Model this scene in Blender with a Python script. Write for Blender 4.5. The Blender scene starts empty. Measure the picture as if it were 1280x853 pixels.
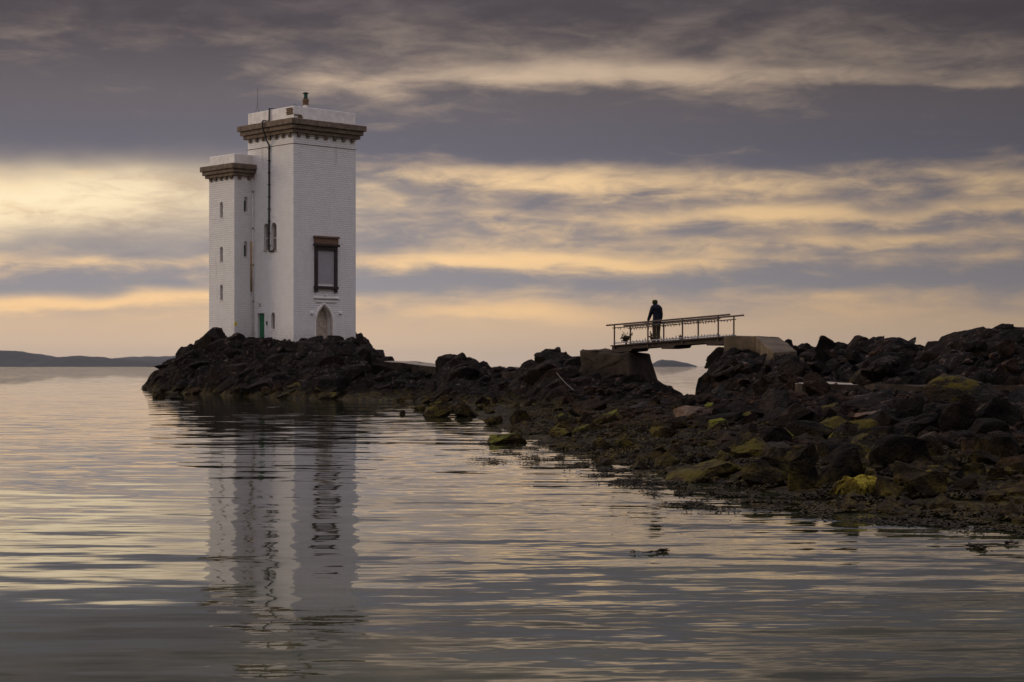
import bpy, bmesh, math, random
import numpy as np
from mathutils import Vector, Matrix, noise as mnoise

# ------------------------------------------------------------------ camera
F = 2210.0            # focal length in photograph pixels (1280 wide)
HOR = 458.0           # horizon row
CAMH = 1.6            # eye height above the water
scn = bpy.context.scene
cam_d = bpy.data.cameras.new('camera')
cam = bpy.data.objects.new('camera', cam_d)
scn.collection.objects.link(cam)
cam_d.sensor_width = 36.0
cam_d.lens = F / 1280 * 36.0
cam_d.shift_y = (HOR - 426.5) / 1280
cam_d.clip_start = 0.1
cam_d.clip_end = 40000
cam.location = (0, 0, CAMH)
cam.rotation_euler = (math.radians(90), 0, 0)
scn.camera = cam
scn.view_settings.view_transform = 'Standard'
scn.view_settings.look = 'None'
scn.view_settings.gamma = 1
scn.view_settings.exposure = 0.0
scn.view_settings.use_curve_mapping = False

def lin(r, g, b):
    f = lambda c: (c/255/12.92) if c/255 <= .04045 else ((c/255+.055)/1.055)**2.4
    return (f(r), f(g), f(b), 1.0)

# ------------------------------------------------------------------ node helper
class X:
    """wraps a socket (or number) so node maths reads as arithmetic"""
    def __init__(s, nt, v): s.nt, s.v = nt, v
    def op(s, o, *a, clamp=False):
        n = s.nt.nodes.new('ShaderNodeMath'); n.operation = o; n.use_clamp = clamp
        for i, q in enumerate((s,)+a):
            q = q.v if isinstance(q, X) else q
            if isinstance(q, (int, float)): n.inputs[i].default_value = q
            else: s.nt.links.new(q, n.inputs[i])
        return X(s.nt, n.outputs[0])
    def __add__(s, o): return s.op('ADD', o)
    def __sub__(s, o): return s.op('SUBTRACT', o)
    def __mul__(s, o): return s.op('MULTIPLY', o)
    def __truediv__(s, o): return s.op('DIVIDE', o)
    def sm(s, a, b, x=0., y=1.):
        n = s.nt.nodes.new('ShaderNodeMapRange'); n.interpolation_type = 'SMOOTHSTEP'
        s.nt.links.new(s.v, n.inputs[0])
        for i, q in enumerate((a, b, x, y)): n.inputs[i+1].default_value = q
        return X(s.nt, n.outputs[0])
    def clamp(s): return s.op('ADD', 0.0, clamp=True)
def xyz(nt, x, y, z):
    n = nt.nodes.new('ShaderNodeCombineXYZ')
    for i, q in enumerate((x, y, z)):
        if isinstance(q, X): nt.links.new(q.v, n.inputs[i])
        else: n.inputs[i].default_value = q
    return n.outputs[0]
def sep(nt, v):
    n = nt.nodes.new('ShaderNodeSeparateXYZ'); nt.links.new(v, n.inputs[0])
    return [X(nt, o) for o in n.outputs]
def nz(nt, vec, scale=1., detail=2., rough=.5, dist=0., col=False):
    n = nt.nodes.new('ShaderNodeTexNoise')
    n.inputs['Scale'].default_value = scale; n.inputs['Detail'].default_value = detail
    n.inputs['Roughness'].default_value = rough; n.inputs['Distortion'].default_value = dist
    nt.links.new(vec, n.inputs['Vector'])
    return n.outputs['Color'] if col else X(nt, n.outputs['Fac'])
def ramp(nt, x, stops, mode='LINEAR'):
    n = nt.nodes.new('ShaderNodeValToRGB'); n.color_ramp.interpolation = mode
    e = n.color_ramp.elements
    for i, (p, c) in enumerate(stops):
        if not isinstance(c, (tuple, list)): c = (c, c, c, 1)
        if i < 2: q = e[i]; q.position = p
        else: q = e.new(p)
        q.color = c
    nt.links.new(x.v, n.inputs[0])
    return n.outputs[0]
def mix(nt, f, a, b, typ='MIX'):
    n = nt.nodes.new('ShaderNodeMix'); n.data_type = 'RGBA'; n.blend_type = typ
    for i, q in ((0, f), (6, a), (7, b)):
        if isinstance(q, X): q = q.v
        if isinstance(q, (tuple, list, int, float)): n.inputs[i].default_value = q
        else: nt.links.new(q, n.inputs[i])
    return n.outputs[2]

# ------------------------------------------------------------------ sky
SUN_AZ, SUN_EL = math.radians(-72), math.radians(9)       # behind cloud, off to the left
w = bpy.data.worlds.new('World'); scn.world = w; w.cycles.sampling_method = 'MANUAL'; w.cycles.sample_map_resolution = 256; w.use_nodes = True
nt = w.node_tree; nt.nodes.clear()
tc = nt.nodes.new('ShaderNodeTexCoord')
dx, dy, dz = sep(nt, tc.outputs['Generated'])
A = dx.op('ARCTAN2', dy) * 22.1          # azimuth,   4.53 degrees = 1.75 units
E0 = dz.op('ARCSINE') * 22.1
E0 = E0.op('MAXIMUM', 0.0)               # elevation in the same unit
cloudv = xyz(nt, dx*22.1, dy*22.1, dz*22.1)
def streak(kx, kz, off, detail, rough, dist=0.):
    v = xyz(nt, dx*(22.1*kx)+off, dy*(22.1*kx)+off*.7, dz*(22.1*kz)-off)
    return nz(nt, v, 1., detail, rough, dist)
big = streak(.22, .95, 3.1, 3, .5)
warp = streak(.40, 1.0, 11.7, 3, .5)
med = streak(.55, 1.9, 7.3, 6, .56, .3)
fine = streak(1.25, 5.0, 5.5, 7, .62, .45)
E = E0 + (warp-.5)*.55 + (big-.5)*.35 + (fine-.5)*.14
Aw = A + (warp-.5)*2.0 + (med-.5)*1.6
# how open the cloud is, by height
openn = X(nt, ramp(nt, E/6.0, [(p/6.0, c) for p, c in (
    (0, .66), (.50, .62), (.78, .48), (1.05, .28), (1.32, .25), (1.62, .17), (1.95, .19),
    (2.25, .26), (2.75, .14), (3.20, .16), (3.55, .34), (3.95, .26), (4.35, .16), (6.0, .34))], 'EASE'))
calm = E0.sm(.35, 1.0)                   # the lowest band is smooth haze
hi_ = E0.sm(2.4, 4.2, 1.0, .62)          # the high deck is soft
m = openn + ((med-.5)*.9 + (fine-.5)*1.2*hi_ + (big-.5)*.9)*calm
# thin streaks and thick bars of the cloud deck: azimuth, elevation, half widths, amount
STREAKS = [(700, 100, 130, 10, .40), (830, 92, 90, 12, .30), (530, 104, 120, 16, .25), (1010, 100, 90, 10, .25), (1200, 122, 80, 6, .35),
    (650, 222, 120, 10, .60), (850, 215, 150, 9, .35), (1100, 238, 170, 12, .25), (590, 275, 60, 6, .40), (1130, 270, 180, 7, .55),
    (1080, 300, 180, 7, .55), (950, 262, 90, 7, .35), (570, 325, 140, 8, .65), (770, 328, 70, 6, .40), (1010, 322, 90, 5, .30),
    (650, 393, 90, 6, .40), (80, 376, 200, 6, .60), (60, 322, 150, 6, .35), (-150, 330, 130, 9, .4), (1420, 250, 120, 16, .4),
    (1000, 353, 330, 12, -.26), (560, 350, 130, 7, -.16), (100, 300, 220, 11, -.30), (100, 348, 220, 12, -.25), (900, 175, 520, 28, -.25),
    (60, 160, 300, 45, -.30), (150, 90, 230, 30, -.30), (900, 245, 200, 8, -.2)]
for x_, y_, wx_, wy_, am_ in STREAKS:
    la = (Aw-(x_-640)/100)*(70.7/wx_); le = (E-(458-y_)/100)*(70.7/wy_)
    m = m + ((la*la+le*le)*-1.0).op('EXPONENT')*am_
m = m.sm(-.02, 1.12)
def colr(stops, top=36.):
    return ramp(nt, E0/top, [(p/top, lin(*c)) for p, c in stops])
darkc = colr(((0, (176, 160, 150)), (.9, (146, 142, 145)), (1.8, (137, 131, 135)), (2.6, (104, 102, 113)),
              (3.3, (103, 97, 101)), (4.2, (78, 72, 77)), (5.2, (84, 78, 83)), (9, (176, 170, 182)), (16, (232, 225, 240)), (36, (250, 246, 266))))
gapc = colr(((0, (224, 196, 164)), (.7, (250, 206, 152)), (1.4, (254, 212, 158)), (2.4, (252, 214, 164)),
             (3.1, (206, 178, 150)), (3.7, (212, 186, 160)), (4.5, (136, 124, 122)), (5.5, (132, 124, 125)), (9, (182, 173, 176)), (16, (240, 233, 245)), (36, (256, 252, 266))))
# the thin patch of cloud towards the sun: glow falls off with the angle from it
la = (Aw+6.9)/3.1; le = (E-2.02)/.34
glow = ((la*la + le*le) * -1.0).op('EXPONENT')
m2 = (m + glow*.8).clamp()
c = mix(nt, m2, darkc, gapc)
gl2 = (glow*(((med-.5)*2.2+(fine-.5)*2.6+.95).clamp())).op('MULTIPLY', 1.15, clamp=True)
c = mix(nt, gl2, c, lin(255, 235, 196))
# right-hand side is farther from the sun and duller
dull = A.sm(-3.0, 8.0, 1.06, .62); dull = dull + (dull*-1.0+1.0)*E0.sm(3.2, 6.5)
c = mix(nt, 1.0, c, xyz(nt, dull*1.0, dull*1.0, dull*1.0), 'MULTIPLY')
sky = nt.nodes.new('ShaderNodeTexSky'); sky.sky_type = 'NISHITA'; sky.sun_disc = False
sky.sun_elevation = SUN_EL; sky.sun_rotation = SUN_AZ
sky.air_density = 1.5; sky.dust_density = 4.0
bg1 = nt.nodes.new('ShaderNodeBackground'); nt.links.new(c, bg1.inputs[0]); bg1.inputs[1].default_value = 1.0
bg2 = nt.nodes.new('ShaderNodeBackground'); nt.links.new(sky.outputs[0], bg2.inputs[0]); bg2.inputs[1].default_value = .05
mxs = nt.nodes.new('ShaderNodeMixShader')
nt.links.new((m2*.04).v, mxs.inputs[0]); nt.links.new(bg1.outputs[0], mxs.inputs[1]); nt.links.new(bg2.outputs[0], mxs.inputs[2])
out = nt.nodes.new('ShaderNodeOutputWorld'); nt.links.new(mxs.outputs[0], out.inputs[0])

sl = bpy.data.lights.new('sun', 'SUN'); sl.energy = 1.4; sl.angle = math.radians(22); sl.color = (1, .80, .56)
so = bpy.data.objects.new('sun', sl); scn.collection.objects.link(so)
sdir = Vector((math.sin(SUN_AZ)*math.cos(SUN_EL), math.cos(SUN_AZ)*math.cos(SUN_EL), math.sin(SUN_EL)))
so.rotation_euler = sdir.to_track_quat('Z', 'Y').to_euler()
so.location = sdir*60

# ------------------------------------------------------------------ general helpers
COL = scn.collection
def tag(o, label=None, cat=None, group=None, kind=None):
    for k, v in (('label', label), ('category', cat), ('group', group), ('kind', kind)):
        if v: o[k] = v
    return o
def empty(name, loc=(0, 0, 0), rz=0.):
    o = bpy.data.objects.new(name, None); COL.objects.link(o)
    o.location = loc; o.rotation_euler = (0, 0, rz); return o
def link(name, me, mat, parent=None):
    o = bpy.data.objects.new(name, me); COL.objects.link(o)
    if mat is not None and not me.materials: me.materials.append(mat)
    if parent is not None: o.parent = parent
    return o
def from_bm(name, bm, mat, parent=None, smooth=False):
    me = bpy.data.meshes.new(name); bmesh.ops.recalc_face_normals(bm, faces=bm.faces)
    bm.to_mesh(me); bm.free()
    if smooth: me.shade_smooth()
    return link(name, me, mat, parent)
def box(bm, lo, hi, bevel=0.):
    lo, hi = [min(a, b) for a, b in zip(lo, hi)], [max(a, b) for a, b in zip(lo, hi)]
    r = bmesh.ops.create_cube(bm, size=1.)
    for v in r['verts']: v.co = Vector([lo[i]+(v.co[i]+.5)*(hi[i]-lo[i]) for i in range(3)])
    if bevel:
        es = list({e for v in r['verts'] for e in v.link_edges})
        bmesh.ops.bevel(bm, geom=es, offset=bevel, segments=1, affect='EDGES')
def tube(bm, pts, r, seg=6, cap=True):
    pts = [Vector(p) for p in pts]; rr = r if isinstance(r, (list, tuple)) else [r]*len(pts)
    rings = []
    for i, p in enumerate(pts):
        t = (pts[min(i+1, len(pts)-1)]-pts[max(i-1, 0)]).normalized()
        a = t.orthogonal().normalized() if i == 0 else (a - t*a.dot(t)).normalized()
        b = t.cross(a)
        rings.append([bm.verts.new(p+(a*math.cos(k*2*math.pi/seg)+b*math.sin(k*2*math.pi/seg))*rr[i]) for k in range(seg)])
    for q0, q1 in zip(rings, rings[1:]):
        for k in range(seg): bm.faces.new((q0[k], q0[(k+1) % seg], q1[(k+1) % seg], q1[k]))
    if cap:
        bm.faces.new(rings[0][::-1]); bm.faces.new(rings[-1])
def prism(bm, poly, axis, a, b):
    """poly: list of 2-D points in the plane across `axis`, extruded from a to b"""
    def P(q, t): return {0: (t, q[0], q[1]), 1: (q[0], t, q[1]), 2: (q[0], q[1], t)}[axis]
    v0 = [bm.verts.new(P(q, a)) for q in poly]; v1 = [bm.verts.new(P(q, b)) for q in poly]
    n = len(poly)
    for i in range(n): bm.faces.new((v0[i], v0[(i+1) % n], v1[(i+1) % n], v1[i]))
    bm.faces.new(v0[::-1]); bm.faces.new(v1)
def px(x, y, d):
    """photograph pixel at depth d (metres along the view) -> world point"""
    return Vector(((x-640)/F*d, d, CAMH+(HOR-y)/F*d))

# ------------------------------------------------------------------ materials
def new_mat(name):
    m = bpy.data.materials.new(name); m.use_nodes = True
    n = m.node_tree; b = n.nodes['Principled BSDF']
    return m, n, b
def setb(n, b, col=None, rough=None, bump=None, bdist=.02, bstr=1., spec=.3):
    if col is not None: n.links.new(col, b.inputs['Base Color'])
    if rough is not None:
        if isinstance(rough, X): n.links.new(rough.v, b.inputs['Roughness'])
        else: b.inputs['Roughness'].default_value = rough
    b.inputs['Specular IOR Level'].default_value = spec
    if bump is not None:
        q = n.nodes.new('ShaderNodeBump'); q.inputs['Distance'].default_value = bdist; q.inputs['Strength'].default_value = bstr
        n.links.new(bump.v, q.inputs['Height']); n.links.new(q.outputs[0], b.inputs['Normal'])
def objc(n): 
    t = n.nodes.new('ShaderNodeTexCoord'); return t.outputs['Object']
def flat(name, rgb, rough=.6, var=.25, scale=6., spec=.3, metal=0.):
    m, n, b = new_mat(name)
    o = objc(n); f = nz(n, o, scale, 5, .6)
    lo = tuple(c*(1-var) for c in rgb)+(1,); hi = tuple(min(1, c*(1+var)) for c in rgb)+(1,)
    setb(n, b, ramp(n, f, [(.3, lo), (.7, hi)]), rough, f, .01, .6, spec)
    b.inputs['Metallic'].default_value = metal
    return m
def mat_rock(name, c0, c1, pale=(.16, .14, .12), pale_amt=.3, moss=None, moss_lo=.55, weed=True, bs=1., world=True):
    m, n, b = new_mat(name)
    g = n.nodes.new('ShaderNodeNewGeometry')
    P = g.outputs['Position'] if world else objc(n)
    _, _, nzv = sep(n, g.outputs['Normal'])
    _, _, pz = sep(n, g.outputs['Position'])
    f1 = nz(n, P, .9, 6, .62, .4); f2 = nz(n, P, 5., 6, .65); f3 = nz(n, P, 22., 4, .6)
    v = n.nodes.new('ShaderNodeTexVoronoi'); v.feature = 'DISTANCE_TO_EDGE'; v.inputs['Scale'].default_value = 2.6
    wv = n.nodes.new('ShaderNodeVectorMath'); wv.operation = 'ADD'
    n.links.new(P, wv.inputs[0]); n.links.new(nz(n, P, 2., 3, .6, col=True), wv.inputs[1]); n.links.new(wv.outputs[0], v.inputs['Vector'])
    crack = X(n, v.outputs['Distance']).sm(0., .09)
    f = f1*.55+f2*.45
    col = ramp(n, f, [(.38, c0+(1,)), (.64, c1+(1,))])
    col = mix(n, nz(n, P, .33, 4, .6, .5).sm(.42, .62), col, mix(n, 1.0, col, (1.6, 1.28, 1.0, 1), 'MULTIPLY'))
    # pale lichen and weathered quartz in spots on upward faces above the tide
    lf = nz(n, P, 3.1, 7, .7, .6)
    up = nzv.sm(.1, .8)
    pm = lf.sm(.55, .70)*up*pz.sm(.35, .9)*pale_amt
    col = mix(n, pm, col, pale+(1,))
    if weed:   # wrack-covered tide zone
        tw = (pz + (f1-.5)*1.1).sm(.55, .12)*nz(n, P, 2.4, 6, .65).sm(.36, .58)
        wc = ramp(n, f2, [(.3, (.009, .006, .003, 1)), (.48, (.030, .021, .006, 1)), (.68, (.095, .072, .013, 1))])
        col = mix(n, tw, col, wc)
    if moss:
        mm = (nzv*.5 + (f1-.5)*2.2 + (f2-.5)*2.0).sm(moss_lo-.25, moss_lo+.12)
        mc = mix(n, f3, tuple(q*.35 for q in moss)+(1,), tuple(q*1.25 for q in moss)+(1,))
        col = mix(n, mm, col, mc)
    wet = pz.sm(.02, .30, .7, .92)
    setb(n, b, col, wet, f1*.8+f2*.85+f3*.35+crack*.16, .16*bs, 1., .08)
    return m
M = {}
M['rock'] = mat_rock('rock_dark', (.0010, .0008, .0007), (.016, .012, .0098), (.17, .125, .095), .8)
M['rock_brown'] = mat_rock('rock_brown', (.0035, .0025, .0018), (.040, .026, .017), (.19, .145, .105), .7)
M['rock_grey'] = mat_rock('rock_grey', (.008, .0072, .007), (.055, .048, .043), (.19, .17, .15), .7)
M['rock_pale'] = mat_rock('rock_pale', (.06, .042, .032), (.20, .15, .115), (.30, .25, .20), .8, weed=False)
M['rock_green'] = mat_rock('rock_green', (.015, .012, .009), (.055, .044, .034), (.15, .13, .10), .5, (.14, .14, .016), .46)
M['rock_olive'] = mat_rock('rock_olive', (.014, .012, .009), (.05, .041, .031), (.14, .12, .09), .5, (.105, .082, .014), .42)
M['rock_weed'] = mat_rock('rock_yellow_weed', (.03, .026, .008), (.20, .17, .03), (.40, .32, .16), .9, (.36, .29, .03), .58, weed=False)

# ------------------------------------------------------------------ numpy noise
def h2(ix, iy, s):
    with np.errstate(over='ignore'):
        a = (ix.astype(np.int64)*374761393 + iy.astype(np.int64)*668265263 + s*1274126177) & 0xffffffff
        a = ((a ^ (a >> 13))*1274126177) & 0xffffffff
        a = ((a ^ (a >> 16))*2246822519) & 0xffffffff
        return ((a ^ (a >> 15)) & 0xffffff)/float(0xffffff)
def vn(x, y, s=0):
    x0, y0 = np.floor(x), np.floor(y); fx, fy = x-x0, y-y0
    u = fx*fx*fx*(fx*(fx*6-15)+10); v = fy*fy*fy*(fy*(fy*6-15)+10)
    def g(ix, iy):
        a = h2(ix, iy, s)*2*np.pi
        return np.cos(a)*(x-ix)+np.sin(a)*(y-iy)
    a, b, c, d = g(x0, y0), g(x0+1, y0), g(x0, y0+1), g(x0+1, y0+1)
    return (a*(1-u)+b*u)*(1-v)+(c*(1-u)+d*u)*v
def fbm(x, y, s=0, o=5, gain=.5):
    r = 0; a = 1.
    for i in range(o): r = r + a*vn(x, y, s+i*17); x, y, a = x*2.03+13.1, y*2.03+7.7, a*gain
    return r
def ridged(x, y, s=0, o=4, gain=.5):
    r = 0; a = 1.
    for i in range(o): r = r + a*(1-np.abs(vn(x, y, s+i*31))*2.2); x, y, a = x*2.1+5.1, y*2.1+3.7, a*gain
    return r
def facet(x, y, s=0, tilt=.6):
    """blocky rock: every cell is a tilted face at its own height, with a joint round it"""
    x0, y0 = np.floor(x), np.floor(y)
    b1 = np.full_like(x, 9.); b2 = np.full_like(x, 9.); hh = np.zeros_like(x)
    for i in (-1, 0, 1):
        for j in (-1, 0, 1):
            cx, cy = x0+i, y0+j
            qx = cx+.1+.8*h2(cx, cy, s); qy = cy+.1+.8*h2(cx, cy, s+1)
            d = np.hypot(x-qx, y-qy)
            hv = h2(cx, cy, s+2)-.5 + tilt*((h2(cx, cy, s+3)-.5)*2*(x-qx)+(h2(cx, cy, s+4)-.5)*2*(y-qy))
            n1 = d < b1
            b2 = np.where(n1, b1, np.minimum(b2, d)); hh = np.where(n1, hv, hh); b1 = np.where(n1, d, b1)
    return hh, np.clip((b2-b1)/.16, 0, 1)

# ------------------------------------------------------------------ terrain profiles (photo columns -> ground heights)
def wl(y): return CAMH*F/(y-HOR)            # depth of a waterline row
def zat(y, d): return CAMH+(HOR-y)/F*d
class Ridge:
    """front foot, crest and back foot, each given along the photograph's columns"""
    def __init__(s, foot, crest, back, power=.7, top_flat=0., plunge=1.4):
        s.fx = [p[0] for p in foot]; s.fd = [p[1] for p in foot]; s.fz = [p[2] if len(p) > 2 else -.05 for p in foot]
        s.cx = [p[0] for p in crest]; s.cd = [p[2] for p in crest]; s.cz = [zat(p[1], p[2]) for p in crest]
        s.back, s.power, s.flat, s.plunge = back, power, top_flat, plunge
        s.lo, s.hi = s.cx[0], s.cx[-1]
    def h(s, X_, Y_):
        p = X_/Y_*F+640
        fd = np.interp(p, s.fx, s.fd); fz = np.interp(p, s.fx, s.fz)
        cd = np.interp(p, s.cx, s.cd); cz = np.interp(p, s.cx, s.cz)
        t = (Y_-fd)/np.maximum(cd-fd, .3)
        up = fz+(cz-fz)*np.sign(t)*np.abs(np.clip(t, -1, 1))**s.power
        up = np.where(t < 0, fz + t*s.plunge*2, up)
        tb = np.clip((Y_-cd-s.flat)/s.back, 0, 2)
        dn = cz-(cz+1.2)*tb**1.5
        z = np.where(Y_ < cd, up, dn)
        side = np.maximum(s.lo-p, p-s.hi)/F*Y_
        return np.where(side > 0, np.minimum(z, cz) - side*2.5, z)

R = {}
R['islet'] = Ridge(
    [(170, 120), (176, wl(487)), (200, wl(490)), (253, wl(493)), (300, wl(495.5)), (400, wl(499)), (473, wl(501)), (500, wl(502))],
    [(176, 488, 123), (190, 477, 124), (200, 468, 124), (210, 461, 124), (221, 450, 124), (227, 437, 124), (236, 431, 124), (245, 434, 124), (252, 424, 123),
     (265, 419, 122), (280, 422, 122), (293, 428, 122), (308, 424, 121), (322, 424, 121), (340, 427, 120), (355, 429, 120), (370, 431, 119),
     (392, 427, 119), (410, 424, 119), (425, 428, 119), (440, 424, 119), (450, 430, 118), (462, 439, 117), (472, 449, 116), (485, 458, 116)],
    10., .62, 15.)
R['causeway'] = Ridge(
    [(440, wl(501)), (473, wl(501.5)), (520, wl(503)), (560, wl(507)), (600, wl(511)), (640, wl(513)), (700, wl(516)), (760, wl(518))],
    [(452, 447, 112), (475, 449, 110), (500, 449, 108), (515, 449, 107), (524, 455, 106), (540, 458, 102), (548, 452, 100), (555, 443, 99), (566, 440, 98), (580, 445, 97),
     (598, 451, 95), (612, 457, 93), (628, 459, 92), (642, 458, 90), (654, 450, 88), (664, 448, 87), (671, 440, 86), (680, 431, 85), (690, 428, 84),
     (700, 430, 83), (712, 436, 82), (722, 443, 81), (730, 452, 80), (745, 462, 78)],
    9., .75)
R['pier_mound'] = Ridge(
    [(690, wl(518)), (735, wl(522)), (780, wl(526)), (830, wl(522)), (900, wl(515))],
    [(705, 464, 76), (730, 462, 73), (800, 464, 71), (812, 468, 70.5), (830, 475, 70), (848, 483, 69.5), (858, 490, 69), (868, 497, 69)],
    5., .8)
R['right_abutment'] = Ridge(
    [(850, wl(515), .1), (880, 60, .35), (930, 55, .5), (990, 52, .7), (1040, 50, .8)],
    [(868, 492, 69), (874, 482, 69), (879, 462, 69), (886, 446, 69), (896, 433, 69), (908, 429, 68), (930, 430, 67.5), (960, 437, 66), (990, 443, 64), (1020, 455, 62), (1050, 470, 60)],
    5., .55, 3.)
R['headland'] = Ridge(
    [(960, 58, .9), (1065, 56, 1.0), (1120, 49, .98), (1280, 47.5, .98), (1460, 44, 1.)],
    [(975, 440, 80), (983, 428, 78), (992, 425, 77), (1005, 428, 76), (1020, 425, 75), (1040, 423, 74), (1055, 427, 74), (1063, 421, 73), (1075, 416, 73), (1088, 419, 72), (1100, 415, 71),
     (1115, 413, 70), (1125, 418, 70), (1135, 429, 69), (1150, 426, 68), (1170, 420, 66), (1190, 417, 64), (1203, 411, 62), (1215, 406, 61), (1240, 403, 60), (1262, 407, 58),
     (1280, 408, 57), (1330, 400, 56), (1400, 405, 55), (1480, 420, 54)],
    12., .85)
R['dark_crag'] = Ridge(
    [(1030, 27, .1), (1090, 25.5, .05), (1160, 24.5, .05), (1280, 23, .05), (1460, 22, .05)],
    [(1050, 560, 31), (1075, 540, 32.5), (1100, 524, 34), (1130, 512, 36), (1165, 503, 38), (1205, 499, 38), (1245, 502, 37), (1290, 497, 37), (1380, 490, 36), (1470, 500, 36)],
    5., .7)
WLX = [560, 580, 600, 640, 690, 735, 780, 820, 870, 930, 1000, 1050, 1150, 1280, 1460]
WLY = [507, 514, 526, 545, 560, 571, 581, 592, 602, 613, 627, 638, 648, 656, 663]
def shore_h(X_, Y_):
    p = X_/Y_*F+640
    dw = wl(np.interp(p, WLX, WLY))
    t = Y_-dw
    k = np.interp(p, [600, 760, 900, 1000, 1100], [.22, .42, .75, .95, 1.])
    z = np.interp(t, [-6, -2, 0, 2.5, 7, 14, 26, 40], [-1.3, -.28, -.03, .10, .26, .46, .85, 1.0])
    z = np.where(z > 0, z*k, z)
    z = np.where(Y_ > 60, z-(Y_-60)*.25, z)
    left = (585-p)/F*Y_
    return np.where(left > 0, z-left*1.5, z)
def ground(X_, Y_):
    z = shore_h(X_, Y_)
    for r in R.values(): z = np.maximum(z, r.h(X_, Y_))
    return z
def hit(x, y):
    """first ground (or water) point met along the pixel's ray"""
    d = np.arange(15, 140, .05); X_ = (x-640)/F*d; z = np.maximum(ground(X_, d), 0.)
    ray = CAMH+(HOR-y)/F*d
    k = np.argmax(ray <= z)
    return Vector((X_[k], d[k], z[k]))

def block_proto(seed):
    rg = random.Random(seed); bm = bmesh.new(); bmesh.ops.create_icosphere(bm, subdivisions=4, radius=1.)
    planes = [(Vector((rg.gauss(0, 1), rg.gauss(0, 1), rg.gauss(0, 1))).normalized(), rg.uniform(.42, .78)) for _ in range(15)]
    off = Vector((seed*2.3, 5.1, seed))
    for q in bm.verts:
        p = q.co.copy()
        for nrm_, d in planes:
            k = p.dot(nrm_)
            if k > d: p -= nrm_*(k-d)*.98
        # stepped bedding cuts the sides into ledges
        st = p.z*4.5+mnoise.noise(p*1.5+off); led = st-math.floor(st)
        p = p*(1+.05*(led-.5)) + p.normalized()*(.07*mnoise.fractal(p*2.2+off, 1., 2., 4)+.025*mnoise.fractal(p*9+off, 1., 2., 2))
        q.co = p
    V = np.array([q.co[:] for q in bm.verts]); Fc = np.array([[q.index for q in f.verts] for f in bm.faces]); bm.free()
    return V/np.abs(V).max(), Fc
BLOCKS = [block_proto(100+i) for i in range(7)]
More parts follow.
